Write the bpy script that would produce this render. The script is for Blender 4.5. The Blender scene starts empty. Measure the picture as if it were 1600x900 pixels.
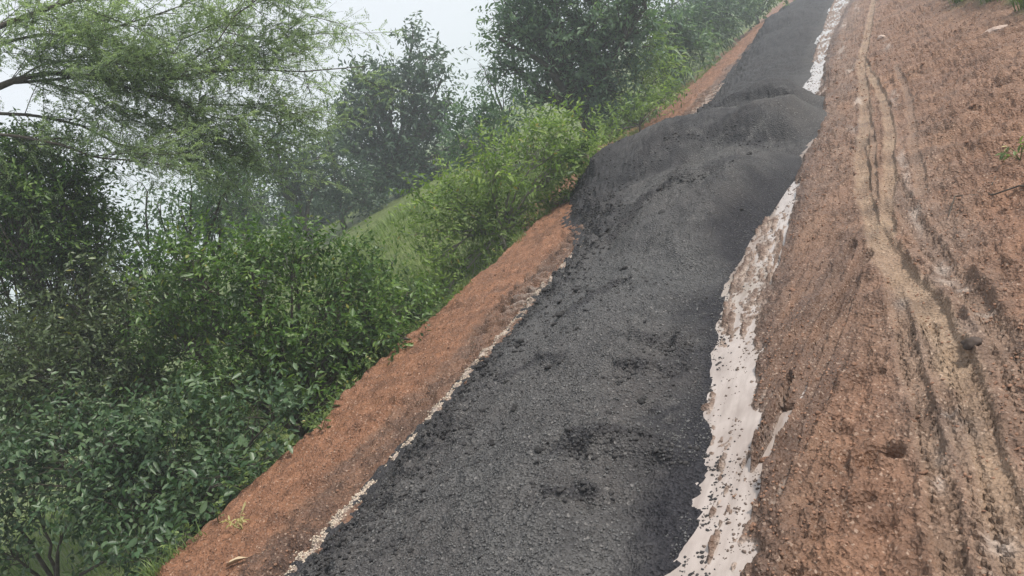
import bpy, math, time
import numpy as np
T0 = time.time()
SC = bpy.context.scene
COL = SC.collection
RNG = np.random.default_rng(7)

# ------------------------------------------------------------------ camera
CAM_H = 1.6
ROLL, PITCH, YAW = math.radians(25.0), math.radians(12.95), math.radians(30.78)
FPX = 1200.0                                   # focal length in units of a 1600 wide frame
C0 = np.array([0.0, 0.0, CAM_H])
FWD = np.array([-math.sin(YAW) * math.cos(PITCH), math.cos(YAW) * math.cos(PITCH), -math.sin(PITCH)])
RGT = np.array([math.cos(YAW), math.sin(YAW), 0.0])
UPV = np.cross(RGT, FWD)
CX = math.cos(ROLL) * RGT - math.sin(ROLL) * UPV   # picture right
CY = math.sin(ROLL) * RGT + math.cos(ROLL) * UPV   # picture up
cam_data = bpy.data.cameras.new('camera')
cam_data.sensor_width = 36.0
cam_data.lens = 36.0 * FPX / 1600.0
cam_data.clip_start = 0.05
cam_data.clip_end = 3000.0
cam = bpy.data.objects.new('camera', cam_data)
COL.objects.link(cam)
from mathutils import Matrix, Vector
cam.matrix_world = Matrix(((CX[0], CY[0], -FWD[0], C0[0]), (CX[1], CY[1], -FWD[1], C0[1]),
                           (CX[2], CY[2], -FWD[2], C0[2]), (0, 0, 0, 1)))
SC.camera = cam


def at(px, py, dist):
    """point in the world seen in that direction at that distance (metres)"""
    r = FPX * FWD + (px - 800) * CX - (py - 450) * CY
    return C0 + r / np.linalg.norm(r) * dist


# ------------------------------------------------------------------ light
SUN_EL, SUN_AZ = math.radians(50), math.radians(72)     # azimuth from the road direction (+y) towards +x
sd = np.array([math.sin(SUN_AZ) * math.cos(SUN_EL), math.cos(SUN_AZ) * math.cos(SUN_EL), math.sin(SUN_EL)])
sun = bpy.data.lights.new('sun', 'SUN')
sun.energy = 4.9
sun.angle = math.radians(8)
sun.color = (1.0, 0.95, 0.87)
sun_o = bpy.data.objects.new('sun', sun)
sun_o.rotation_euler = Vector(sd).to_track_quat('Z', 'Y').to_euler()
sun_o.location = (0, 0, 40)
COL.objects.link(sun_o)
world = bpy.data.worlds.new('World')
SC.world = world
world.use_nodes = True
nt = world.node_tree
nt.nodes.clear()
sky = nt.nodes.new('ShaderNodeTexSky')
sky.sky_type = 'NISHITA'
sky.sun_disc = False
sky.sun_elevation = SUN_EL
sky.sun_rotation = SUN_AZ
sky.air_density = 1.0
sky.dust_density = 4.0
sky.ozone_density = 1.0
hs = nt.nodes.new('ShaderNodeHueSaturation')
hs.inputs['Saturation'].default_value = 0.30
hs.inputs['Value'].default_value = 1.0
mixc = nt.nodes.new('ShaderNodeMix')
mixc.data_type = 'RGBA'
mixc.inputs['Factor'].default_value = 0.7             # thin cloud over the whole sky
mixc.inputs['B'].default_value = (10.6, 11.1, 11.8, 1)
bg = nt.nodes.new('ShaderNodeBackground')
bg.inputs['Strength'].default_value = 0.10
wo = nt.nodes.new('ShaderNodeOutputWorld')
nt.links.new(sky.outputs[0], hs.inputs['Color'])
nt.links.new(hs.outputs[0], mixc.inputs['A'])
nt.links.new(mixc.outputs['Result'], bg.inputs['Color'])
nt.links.new(bg.outputs[0], wo.inputs['Surface'])
SC.view_settings.view_transform = 'Standard'
SC.view_settings.look = 'None'
SC.view_settings.exposure = 0.1
SC.view_settings.gamma = 1.0
SC.view_settings.use_curve_mapping = False
SC.render.engine = 'CYCLES'
SC.cycles.use_denoising = True
SC.cycles.max_bounces = 8
SC.cycles.diffuse_bounces = 3
SC.cycles.transmission_bounces = 4
SC.cycles.volume_bounces = 1
SC.cycles.use_adaptive_sampling = True
SC.cycles.adaptive_threshold = 0.02


# ------------------------------------------------------------------ helpers: noise
_perm = np.random.default_rng(3).permutation(256)
_perm = np.concatenate([_perm, _perm])
_ang = np.random.default_rng(4).uniform(0, 2 * np.pi, 256)
_gx, _gy = np.cos(_ang), np.sin(_ang)


def perlin(x, y, seed=0):
    x = x + seed * 17.37
    y = y + seed * 9.13
    xi, yi = np.floor(x).astype(np.int64), np.floor(y).astype(np.int64)
    xf, yf = x - xi, y - yi
    u, v = xf * xf * xf * (xf * (xf * 6 - 15) + 10), yf * yf * yf * (yf * (yf * 6 - 15) + 10)

    def gr(ix, iy, dx, dy):
        h = _perm[(_perm[ix & 255] + iy) & 255]
        return _gx[h] * dx + _gy[h] * dy
    a, b = gr(xi, yi, xf, yf), gr(xi + 1, yi, xf - 1, yf)
    c, d = gr(xi, yi + 1, xf, yf - 1), gr(xi + 1, yi + 1, xf - 1, yf - 1)
    return ((a + u * (b - a)) + v * ((c + u * (d - c)) - (a + u * (b - a)))) * 1.5


def fbm(x, y, oct=4, seed=0, gain=0.5):
    s, a, f = 0, 1.0, 1.0
    for o in range(oct):
        s = s + a * perlin(x * f, y * f, seed + o * 3)
        a *= gain
        f *= 2.03
    return s


def billow(x, y, oct=3, seed=0, gain=0.5):
    s, a, f = 0, 1.0, 1.0
    for o in range(oct):
        s = s + a * np.abs(perlin(x * f, y * f, seed + o * 3))
        a *= gain
        f *= 2.1
    return s


def sst(a, b, x):
    t = np.clip((x - a) / (b - a), 0, 1)
    return t * t * (3 - 2 * t)


def gauss(x, s):
    return np.exp(-(x / s) ** 2)


# ------------------------------------------------------------------ helpers: meshes
def tag(o, label=None, cat=None, group=None, kind=None):
    if label: o['label'] = label
    if cat: o['category'] = cat
    if group: o['group'] = group
    if kind: o['kind'] = kind
    return o


def mesh_np(name, V, F, attrs=None, smooth=False):
    """V (n,3); F = list of int arrays (m,3) or (m,4)"""
    me = bpy.data.meshes.new(name)
    V = np.ascontiguousarray(V, dtype=np.float32)
    F = [np.asarray(f, dtype=np.int32) for f in F if len(f)]
    me.vertices.add(len(V))
    me.vertices.foreach_set('co', V.ravel())
    loops = np.concatenate([f.ravel() for f in F]) if F else np.zeros(0, np.int32)
    tot = np.concatenate([np.full(len(f), f.shape[1], np.int32) for f in F])
    start = np.concatenate([[0], np.cumsum(tot)[:-1]]).astype(np.int32)
    me.loops.add(len(loops))
    me.loops.foreach_set('vertex_index', loops)
    me.polygons.add(len(tot))
    me.polygons.foreach_set('loop_start', start)
    try:
        me.polygons.foreach_set('loop_total', tot)
    except Exception:
        pass
    if smooth:
        me.polygons.foreach_set('use_smooth', np.ones(len(tot), bool))
    for k, a in (attrs or {}).items():
        at_ = me.attributes.new(k, 'FLOAT', 'POINT')
        at_.data.foreach_set('value', np.ascontiguousarray(a, dtype=np.float32).ravel())
    me.update(calc_edges=True)
    return me


def link(name, me, mat=None, parent=None, loc=None):
    o = bpy.data.objects.new(name, me)
    if me is not None and mat is not None and not me.materials:
        me.materials.append(mat)
    COL.objects.link(o)
    if loc is not None: o.location = loc
    if parent is not None: o.parent = parent
    return o


def empty(name, loc, rz=0.0):
    o = bpy.data.objects.new(name, None)
    o.empty_display_size = 0.2
    o.location = loc
    o.rotation_euler = (0, 0, rz)
    COL.objects.link(o)
    return o


class MB:
    def __init__(self):
        self.V, self.F, self.A, self.n = [], [], [], 0

    def add(self, V, F, tint=0.5):
        V = np.asarray(V, float)
        for f in F:
            self.F.append(np.asarray(f, np.int64) + self.n)
        self.V.append(V)
        self.A.append(np.full(len(V), tint) if np.isscalar(tint) else np.asarray(tint))
        self.n += len(V)

    def tube(self, pts, rad, sides=5, tint=0.5):
        pts = np.asarray(pts, float)
        rad = np.broadcast_to(np.asarray(rad, float), (len(pts),))
        t = np.gradient(pts, axis=0)
        t /= np.linalg.norm(t, axis=1)[:, None] + 1e-9
        ref = np.array([0.31, 0.17, 0.93])
        a = np.cross(t, ref)
        a /= np.linalg.norm(a, axis=1)[:, None] + 1e-9
        b = np.cross(t, a)
        th = np.arange(sides) / sides * 2 * np.pi
        ring = pts[:, None] + rad[:, None, None] * (np.cos(th)[None, :, None] * a[:, None] + np.sin(th)[None, :, None] * b[:, None])
        V = ring.reshape(-1, 3)
        n = len(pts)
        i = np.arange(n - 1)[:, None] * sides
        j = np.arange(sides)[None]
        k = (j + 1) % sides
        Fq = np.stack([i + j, i + k, i + sides + k, i + sides + j], -1).reshape(-1, 4)
        self.add(V, [Fq], tint)

    def build(self, name, mat, parent=None, smooth=True, origin=None):
        V = np.concatenate(self.V)
        if origin is not None: V = V - np.asarray(origin)
        q = [f for f in self.F if f.shape[1] == 4]
        t = [f for f in self.F if f.shape[1] == 3]
        F = ([np.concatenate(q)] if q else []) + ([np.concatenate(t)] if t else [])
        me = mesh_np(name, V, F, {'tint': np.concatenate(self.A)}, smooth)
        return link(name, me, mat, parent)


def unit(v):
    v = np.asarray(v, float)
    return v / (np.linalg.norm(v, axis=-1, keepdims=True) + 1e-9)


def leaf_arrays(P, D, N, L, W, fine=True, fold=0.16, curl=0.12):
    """leaf blades as folded polygons. returns V, F, reps"""
    n = len(P)
    D = unit(D)
    S = unit(np.cross(D, N))
    N = np.cross(S, D)
    L = np.broadcast_to(L, (n,))[:, None]
    W = np.broadcast_to(W, (n,))[:, None]
    if fine:
        prof = [(0, 0, 0), (.22, .40, 1), (.60, .43, 1), (1, 0, 0), (.60, -.43, 1), (.22, -.40, 1)]
    else:
        prof = [(0, 0, 0), (.45, .5, 1), (1, 0, 0), (.45, -.5, 1)]
    vs = []
    for (a, b, f) in prof:
        vs.append(P + D * L * a + S * W * b + N * (W * fold * f - L * curl * a * a))
    V = np.stack(vs, 1).reshape(-1, 3)
    k = len(prof)
    base = np.arange(n)[:, None] * k
    if fine:
        F = [np.concatenate([base + np.array([[0, 3, 2, 1]]), base + np.array([[0, 5, 4, 3]])])]
    else:
        F = [np.concatenate([base + np.array([[0, 2, 1]]), base + np.array([[0, 3, 2]])])]
    return V, F, k


# ------------------------------------------------------------------ helpers: node materials
class NT:
    def __init__(self, name):
        self.m = bpy.data.materials.new(name)
        self.m.use_nodes = True
        self.t = self.m.node_tree
        self.t.nodes.clear()
        self.out = self.t.nodes.new('ShaderNodeOutputMaterial')

    def n(self, typ, **kw):
        nd = self.t.nodes.new(typ)
        for k, v in kw.items():
            if k.startswith('_'):
                setattr(nd, k[1:], v)
            else:
                nd.inputs[k.replace('__', ' ')].default_value = v
        return nd

    def l(self, a, b):
        self.t.links.new(a, b)

    def attr(self, name):
        return self.n('ShaderNodeAttribute', _attribute_name=name).outputs['Fac']

    def mix(self, fac, a, b, blend='MIX'):
        m = self.t.nodes.new('ShaderNodeMix')
        m.data_type = 'RGBA'
        m.blend_type = blend
        for s, v in ((m.inputs['Factor'], fac), (m.inputs['A'], a), (m.inputs['B'], b)):
            if isinstance(v, (int, float)): s.default_value = v
            elif isinstance(v, tuple): s.default_value = v if len(v) == 4 else v + (1,)
            else: self.l(v, s)
        return m.outputs['Result']

    def math(self, op, a, b=0.0, clamp=False):
        m = self.t.nodes.new('ShaderNodeMath')
        m.operation = op
        m.use_clamp = clamp
        for s, v in ((m.inputs[0], a), (m.inputs[1], b)):
            if isinstance(v, (int, float)): s.default_value = v
            else: self.l(v, s)
        return m.outputs[0]

    def ramp(self, fac, lo, hi, a=0.0, b=1.0):
        m = self.t.nodes.new('ShaderNodeMapRange')
        m.inputs['From Min'].default_value = lo
        m.inputs['From Max'].default_value = hi
        m.inputs['To Min'].default_value = a
        m.inputs['To Max'].default_value = b
        self.l(fac, m.inputs['Value'])
        return m.outputs[0]

    def noise(self, scale, detail=4, rough=0.55, vec=None):
        nd = self.n('ShaderNodeTexNoise', Scale=scale, Detail=detail, Roughness=rough)
        self.l(vec if vec is not None else self.pos(), nd.inputs['Vector'])
        return nd.outputs['Fac']

    def pos(self):
        if not hasattr(self, '_p'):
            self._p = self.n('ShaderNodeTexCoord').outputs['Object']
        return self._p

    def voronoi(self, scale, feature='F1', out='Distance', vec=None):
        nd = self.n('ShaderNodeTexVoronoi', Scale=scale, _feature=feature)
        self.l(vec if vec is not None else self.pos(), nd.inputs['Vector'])
        return nd.outputs[out]

    def bump(self, h, dist, strength=1.0, prev=None):
        b = self.n('ShaderNodeBump', Distance=dist, Strength=strength)
        self.l(h, b.inputs['Height'])
        if prev is not None: self.l(prev, b.inputs['Normal'])
        return b.outputs[0]

    def principled(self, col, rough=0.8, normal=None, spec=0.4):
        p = self.n('ShaderNodeBsdfPrincipled')
        for s, v in ((p.inputs['Base Color'], col), (p.inputs['Roughness'], rough), (p.inputs['Specular IOR Level'], spec)):
            if isinstance(v, (int, float)): s.default_value = v
            elif isinstance(v, tuple): s.default_value = v + (1,)
            else: self.l(v, s)
        if normal is not None: self.l(normal, p.inputs['Normal'])
        self.l(p.outputs[0], self.out.inputs['Surface'])
        return p


def earth_material():
    m = NT('red_earth')
    n_big = m.noise(0.9, 3)
    n_mid = m.noise(7, 5, 0.6)
    n_fine = m.noise(60, 4, 0.65)
    n_grit = m.voronoi(110, out='Color')
    dry = m.mix(m.ramp(n_mid, 0.3, 0.7), (0.146, 0.075, 0.044), (0.236, 0.134, 0.082))
    dry = m.mix(m.ramp(n_big, 0.35, 0.65), dry, (0.168, 0.092, 0.059))
    col = m.mix(m.attr('grey'), dry, m.mix(m.ramp(n_mid, .3, .7), (0.135, 0.090, 0.068), (0.195, 0.136, 0.104)))
    col = m.mix(m.attr('silt'), col, m.mix(m.ramp(n_mid, .3, .7), (0.215, 0.146, 0.096), (0.300, 0.214, 0.146)))
    col = m.mix(m.attr('orange'), col, m.mix(m.ramp(n_mid, .3, .7), (0.138, 0.063, 0.034), (0.240, 0.115, 0.064)))
    col = m.mix(m.attr('wet'), col, m.mix(m.ramp(n_mid, .3, .7), (0.055, 0.033, 0.024), (0.105, 0.063, 0.046)))
    col = m.mix(m.attr('pale'), col, m.mix(m.ramp(n_mid, .3, .7), (0.32, 0.265, 0.225), (0.46, 0.39, 0.345)))
    col = m.mix(m.attr('grass'), col, m.mix(m.ramp(n_mid, .3, .7), (0.06, 0.09, 0.025), (0.15, 0.19, 0.055)))
    damp = m.math('MULTIPLY', m.ramp(m.noise(2.6, 6, 0.62), 0.47, 0.64), m.math('SUBTRACT', 1.0, m.attr('grass')))
    col = m.mix(m.math('MULTIPLY', damp, 0.72), col, m.mix(0.62, col, (0.050, 0.028, 0.020)))
    grit = m.ramp(n_fine, 0.25, 0.75, 0.66, 1.32)
    vm = m.n('ShaderNodeVectorMath', _operation='SCALE')
    m.l(col, vm.inputs[0]); m.l(grit, vm.inputs['Scale'])
    sep = m.n('ShaderNodeSeparateColor'); m.l(n_grit, sep.inputs[0])
    speck = m.ramp(sep.outputs[0], 0.93, 0.99)
    col = m.mix(m.math('MULTIPLY', speck, 0.35), vm.outputs[0], (0.55, 0.42, 0.33))
    b = m.bump(n_fine, 0.011, 0.8)
    b = m.bump(m.voronoi(70), 0.012, 0.8, b)
    b = m.bump(m.noise(22, 4, 0.6), 0.02, 0.6, b)
    rough = m.ramp(m.attr('wet'), 0, 1, 0.62, 0.42)
    m.principled(col, rough, b, 0.27)
    return m.m


def gravel_material():
    m = NT('dark_gravel')
    v = m.n('ShaderNodeTexVoronoi', Scale=85.0); m.l(m.pos(), v.inputs['Vector'])
    v2 = m.n('ShaderNodeTexVoronoi', Scale=190.0); m.l(m.pos(), v2.inputs['Vector'])
    sep = m.n('ShaderNodeSeparateColor'); m.l(v.outputs['Color'], sep.inputs[0])
    sep2 = m.n('ShaderNodeSeparateColor'); m.l(v2.outputs['Color'], sep2.inputs[0])
    base = m.mix(m.ramp(sep.outputs[0], 0, 1), (0.030, 0.0295, 0.030), (0.092, 0.090, 0.089))
    base = m.mix(m.ramp(sep2.outputs[1], 0.5, 1), base, (0.105, 0.103, 0.104))
    base = m.mix(m.ramp(m.noise(1.1, 3), 0.42, 0.65, 0, 0.55), base, (0.066, 0.057, 0.054))
    base = m.mix(m.ramp(m.noise(5, 4), 0.45, 0.7, 0, 0.5), base, (0.034, 0.034, 0.037))
    speck = m.ramp(sep.outputs[2], 0.94, 1.0)
    base = m.mix(m.math('MULTIPLY', speck, 0.5), base, (0.26, 0.245, 0.235))
    base = m.mix(m.ramp(m.noise(0.55, 4, .6), .48, .66, 0, .5), base, (0.088, 0.090, 0.094))
    base = m.mix(m.attr('wet'), base, m.mix(m.ramp(sep.outputs[1], 0, 1), (0.011, 0.011, 0.014), (0.030, 0.029, 0.034)))  # besides damp gravel, wet carries painted shade of heap fronts and left flank
    b = m.bump(v.outputs['Distance'], 0.012, 0.9)
    b = m.bump(m.noise(40, 4, 0.6), 0.012, 0.5, b)
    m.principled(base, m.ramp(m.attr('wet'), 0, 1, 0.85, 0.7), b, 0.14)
    return m.m


def leaf_material(name, dark, mid, light, trans=0.35, rough=0.5, yellow=(0.22, 0.22, 0.03)):
    m = NT(name)
    t = m.attr('tint')
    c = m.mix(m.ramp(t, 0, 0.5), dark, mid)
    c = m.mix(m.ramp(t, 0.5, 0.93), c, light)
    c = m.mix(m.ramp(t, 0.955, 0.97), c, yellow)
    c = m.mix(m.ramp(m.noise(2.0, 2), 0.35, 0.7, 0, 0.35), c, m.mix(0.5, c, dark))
    p = m.n('ShaderNodeBsdfPrincipled', Roughness=rough)
    m.l(c, p.inputs['Base Color'])
    p.inputs['Specular IOR Level'].default_value = 0.45
    tr = m.n('ShaderNodeBsdfTranslucent')
    vm = m.n('ShaderNodeVectorMath', _operation='MULTIPLY')
    vm.inputs[1].default_value = (1.25, 1.35, 0.7)
    m.l(c, vm.inputs[0]); m.l(vm.outputs[0], tr.inputs['Color'])
    ms = m.n('ShaderNodeMixShader', Fac=trans)
    m.l(p.outputs[0], ms.inputs[1]); m.l(tr.outputs[0], ms.inputs[2])
    m.l(ms.outputs[0], m.out.inputs['Surface'])
    return m.m


def bark_material(name, a, b):
    m = NT(name)
    n = m.noise(18, 5, 0.6)
    m.principled(m.mix(m.ramp(n, .3, .7), a, b), 0.9, m.bump(n, 0.01, 0.8), 0.2)
    return m.m


def plain(name, a, b, scale=30, rough=0.85, bump=0.004, spec=0.3):
    m = NT(name)
    n = m.noise(scale, 5, 0.6)
    m.principled(m.mix(m.ramp(n, .3, .7), a, b), rough, m.bump(n, bump, 0.8), spec)
    return m.m


def water_material():
    m = NT('muddy_water')
    n = m.noise(6, 3)
    mp = m.n('ShaderNodeMapping'); mp.inputs['Scale'].default_value = (9, 1.6, 1)
    m.l(m.pos(), mp.inputs['Vector'])
    col = m.mix(m.ramp(n, .3, .7), (0.29, 0.243, 0.218), (0.37, 0.320, 0.292))
    col = m.mix(m.ramp(m.noise(1.6, 4, .6, mp.outputs[0]), .42, .68, 0, .75), col, (0.20, 0.160, 0.138))
    w = m.bump(m.noise(14, 2), 0.002, 0.25)
    m.principled(col, 0.05, w, 0.6)
    return m.m


M_EARTH = earth_material()
M_GRAVEL = gravel_material()
M_WATER = water_material()
M_CLOD = plain('earth_clods', (0.150, 0.078, 0.050), (0.270, 0.155, 0.102), 25)
M_MUD = plain('wet_mud_bits', (0.060, 0.042, 0.033), (0.14, 0.10, 0.08), 40, 0.5)
M_CLUMP = plain('gravel_clumps', (0.020, 0.019, 0.020), (0.050, 0.047, 0.047), 60, 0.8, 0.008)
M_GRAIN = plain('gravel_grains', (0.030, 0.030, 0.032), (0.115, 0.112, 0.110), 20, 0.6, 0.002, 0.5)
M_PALE = plain('pale_chips', (0.36, 0.29, 0.22), (0.58, 0.50, 0.41), 40)
M_STONE = plain('stone', (0.30, 0.21, 0.17), (0.42, 0.33, 0.28), 14)
M_DSTONE = plain('wet_stone', (0.040, 0.030, 0.026), (0.085, 0.064, 0.054), 20, 0.85, 0.004, 0.15)
M_BARK = bark_material('bark', (0.035, 0.028, 0.022), (0.10, 0.085, 0.070))
M_BARKP = bark_material('pale_bark', (0.13, 0.12, 0.105), (0.26, 0.24, 0.21))
M_DRY = plain('dry_leaf', (0.36, 0.27, 0.17), (0.52, 0.42, 0.29), 30)
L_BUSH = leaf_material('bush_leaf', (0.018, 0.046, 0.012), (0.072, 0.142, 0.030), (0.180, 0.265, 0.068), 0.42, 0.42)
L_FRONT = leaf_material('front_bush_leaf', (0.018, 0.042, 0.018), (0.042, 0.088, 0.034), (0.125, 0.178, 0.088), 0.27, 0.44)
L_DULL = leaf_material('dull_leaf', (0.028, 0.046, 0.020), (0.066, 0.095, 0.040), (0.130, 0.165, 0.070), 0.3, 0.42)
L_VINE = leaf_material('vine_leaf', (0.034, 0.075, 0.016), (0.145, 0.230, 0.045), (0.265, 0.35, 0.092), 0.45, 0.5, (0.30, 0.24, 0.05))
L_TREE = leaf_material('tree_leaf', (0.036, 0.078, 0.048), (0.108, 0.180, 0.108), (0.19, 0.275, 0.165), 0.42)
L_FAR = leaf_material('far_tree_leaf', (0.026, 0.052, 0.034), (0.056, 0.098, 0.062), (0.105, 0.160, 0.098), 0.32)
L_FEATHER = leaf_material('feathery_leaf', (0.15, 0.20, 0.135), (0.235, 0.30, 0.205), (0.31, 0.385, 0.26), 0.6)
L_GRASS = leaf_material('grass_blade', (0.055, 0.095, 0.022), (0.110, 0.170, 0.045), (0.19, 0.25, 0.080), 0.4)
L_MAIZE = leaf_material('maize_blade', (0.030, 0.070, 0.026), (0.062, 0.120, 0.042), (0.12, 0.185, 0.075), 0.35)
L_WEED = leaf_material('weed_leaf', (0.045, 0.085, 0.022), (0.105, 0.165, 0.045), (0.20, 0.25, 0.09), 0.4, 0.5, (0.45, 0.40, 0.20))

# ------------------------------------------------------------------ the ground: heights
SHOULDER = -4.32                                     # left edge of the made ground


def x_or(y):
    return y * 0 + 3.3


def shoulder_x(y):
    return SHOULDER + 0.10 * perlin(y * 0.55, y * 0 + 2.2, 11) + 0.07 * perlin(y * 2.1, y * 0 + 5.2, 12) + 0.035 * perlin(y * 6.5, x_or(y), 14) - 0.25 * gauss(y - 11.2, 2.2)


def right_x(y):
    return np.interp(y, [0, 8, 11, 14.5, 20, 40], [1.9, 1.6, 1.30, 0.85, 0.75, 0.75]) + 0.08 * perlin(y * 0.9, y * 0, 13)


def terrain(x, y):
    """low land left of the road and the field on its right, without the made ground"""
    base = -0.95 + 0.92 * sst(5.5, 11.0, y) * sst(-14, -7.0, x) + 1.1 * sst(12, 19, y) * sst(-7, -13, x) - 0.12 * sst(12, 18, y) * sst(-9, -6, x)
    base = base + 0.55 * np.exp(-((x + 8.2) / 1.6) ** 2 - ((y - 11.2) / 2.4) ** 2)
    base = base - 0.5 * sst(-30, -90, x)
    base = base + 0.10 * fbm(x * 0.35, y * 0.35, 3, 20) + 0.03 * fbm(x * 1.7, y * 1.7, 3, 21)
    right = 0.02 + 0.05 * fbm(x * 0.5, y * 0.5, 3, 22)
    return np.where(x > -2, right, base)


def poly_dist(x, y, pts):
    """distance, signed side offset and arc length to a polyline, for arrays"""
    best = np.full(x.shape, 1e9); off = np.zeros(x.shape); arc = np.zeros(x.shape); s0 = 0.0
    for (ax, ay), (bx, by) in zip(pts[:-1], pts[1:]):
        dx, dy = bx - ax, by - ay
        L = math.hypot(dx, dy)
        t = np.clip(((x - ax) * dx + (y - ay) * dy) / (L * L), 0, 1)
        ex, ey = x - (ax + t * dx), y - (ay + t * dy)
        d = np.hypot(ex, ey)
        k = d < best
        best = np.where(k, d, best)
        off = np.where(k, (ex * dy - ey * dx) / L, off)
        arc = np.where(k, s0 + t * L, arc)
        s0 += L
    return best, off, arc


# (points, half width, depth, silt, grey, wet, tread)
RUTS = [
    ([(-0.16, 26), (-0.22, 21.4), (-0.36, 16), (-0.49, 11.7), (-0.44, 8.5), (-0.47, 6.6), (-0.455, 5.6), (-0.40, 4.75), (-0.36, 4.4), (-0.27, 4.0), (-0.21, 3.68), (-0.155, 3.3), (-0.12, 3.0)], .048, .013, 1, 0, 0, 0),
    ([(-0.38, 4.6), (-0.345, 4.25), (-0.27, 3.85), (-0.20, 3.55), (-0.14, 3.15), (-0.11, 2.8)], .060, .006, 1, 0, 0, 0),
    ([(-0.49, 12.5), (-0.34, 10.0), (-0.26, 8.3), (-0.25, 7.3), (-0.285, 6.0), (-0.32, 5.0), (-0.335, 4.6)], .036, .012, 1, 0, 0, 0),
    ([(-0.44, 8.8), (-0.385, 7.2), (-0.385, 6.0), (-0.37, 5.3)], .017, .010, .6, .3, .2, 0),
    ([(-0.47, 7.0), (-0.425, 6.2), (-0.41, 5.6)], .012, .010, .4, .3, .25, 0),
    ([(-0.12, 3.1), (-0.10, 2.6), (-0.10, 2.08), (-0.07, 1.6), (-0.02, 0.6)], .046, .018, .75, .4, 0, .8),
    ([(-0.325, 3.9), (-0.30, 3.3), (-0.27, 2.75), (-0.245, 2.26), (-0.235, 1.84), (-0.2, 0.6)], .036, .012, .35, .7, 0, 1),
    ([(-0.205, 3.35), (-0.195, 3.0), (-0.175, 2.7), (-0.15, 2.3), (-0.145, 1.84), (-0.11, 0.6)], .030, .010, .3, .7, 0, 1),
    ([(-0.10, 10.6), (-0.05, 8.4), (-0.10, 6.2), (-0.12, 5.2)], .030, .007, .3, .3, .1, 0),
    ([(-0.27, 5.6), (-0.15, 4.3), (-0.06, 3.75), (0.02, 3.3), (0.10, 2.95), (0.2, 2.2)], .050, .014, .1, .9, .15, .7),
    ([(-0.02, 3.55), (0.035, 3.1), (0.05, 2.6), (0.07, 2.0)], .045, .010, .2, .8, 0, .9),
    ([(-0.53, 4.6), (-0.64, 4.0), (-0.76, 3.55), (-0.88, 3.0), (-0.93, 2.7)], .030, .022, 0, .2, .55, .4),
    ([(-0.46, 4.4), (-0.55, 3.9), (-0.645, 3.5), (-0.74, 2.95), (-0.80, 2.6)], .032, .020, 0, .2, .55, .4),
    ([(-0.50, 4.0), (-0.58, 3.5), (-0.70, 2.75), (-0.76, 2.2)], .022, .012, 0, .3, .35, .3),
    ([(-0.77, 3.1), (-0.805, 2.82), (-0.87, 2.62), (-0.93, 2.40), (-0.98, 2.22), (-0.99, 2.0)], .016, .045, 0, .3, .3, 0),
    ([(-0.76, 2.86), (-0.80, 2.62), (-0.85, 2.42), (-0.90, 2.20), (-0.93, 1.9), (-0.96, 1.6), (-1, 1)], .034, .055, 0, .3, .3, 0),
    ([(-0.98, 6.6), (-0.985, 5.6), (-0.96, 4.9), (-0.985, 4.4)], .016, .034, 0, .3, .3, 0),
    ([(-1.22, 5.3), (-1.13, 4.9), (-1.03, 4.55)], .016, .034, 0, .3, .2, 0),
]
HOLES = [(-0.395, 2.43, .055, .045, .055), (-0.44, 2.39, .04, .03, .04), (-0.40, 2.03, .045, .022, .020),
         (-0.505, 2.16, .05, .03, .018), (-0.45, 2.19, .03, .022, .018), (-0.52, 2.42, .025, .05, .018), (-0.475, 3.02, .06, .05, .035), (-0.41, 3.00, .04, .03, .025),
         (-0.55, 2.62, .05, .04, .02), (-0.60, 3.45, .03, .05, .012)]
HALO = [(-0.135, 2.52, .045, .05), (-0.30, 3.60, .035, .07), (-0.19, 2.62, .05, .02), (-0.105, 3.95, .04, .10), (-0.085, 3.75, .05, .05), (-0.05, 3.62, .04, .03), (0.02, 3.35, .07, .03),
        (-0.17, 8.6, .04, .45), (-0.55, 7.9, .06, .35), (-0.5, 9.0, .05, .3), (-0.62, 11.5, .05, .5), (-0.14, 12.5, .05, .8), (-0.19, 6.0, .03, .6), (-0.17, 4.9, .03, .3), (-0.24, 2.30, .025, .10), (-0.14, 1.95, .05, .04), (-0.8, 14, .06, 1.0), (-0.85, 18, .07, 1.2), (-0.6, 21, .05, 1.5)]
GL_Y = [0, 2.0, 5.8, 6.7, 7.4, 8.3, 9.0, 9.8, 10.4, 11.2, 11.9, 12.6, 14, 20, 28, 36]
GL_X = [-3.00, -2.99, -3.01, -3.05, -3.35, -3.75, -4.05, -4.30, -4.35, -4.1, -3.5, -3.05, -2.98, -3.3, -3.75, -3.9]
GR_X_Y = [0, 1.5, 1.93, 2.44, 3.0, 3.6, 4.2, 5.4, 6.3, 7.0, 8.0, 9.0, 10.3, 10.8, 11.5, 14, 17, 24, 36]
GR_X = [-1.10, -1.06, -1.03, -0.99, -1.16, -1.20, -1.25, -1.24, -1.13, -1.04, -.90, -.86, -.92, -1.08, -1.2, -1.28, -1.34, -1.36, -1.3]
WATER_Z = -0.028
PUD_Y = [0.0, 1.5, 1.9, 2.4, 3.0, 3.4, 4.2, 4.6, 5.4, 6.3, 7.1, 7.7, 8.2, 10.2, 10.9, 11.3, 14, 17, 19, 21.3, 25, 30, 36]
PUD_L = [-1.18, -1.12, -1.09, -1.05, -1.20, -1.25, -1.31, -1.32, -1.28, -1.22, -1.14, -1.06, -1.03, -1.10, -1.22, -1.27, -1.32, -1.40, -1.42, -1.42, -1.40, -1.3, -1.2]
PUD_R = [-0.88, -0.82, -0.80, -0.84, -0.93, -0.96, -1.00, -0.99, -0.98, -0.98, -1.00, -1.03, -1.04, -1.08, -1.02, -1.00, -1.05, -1.03, -0.98, -0.92, -0.80, -0.8, -0.9]


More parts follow.
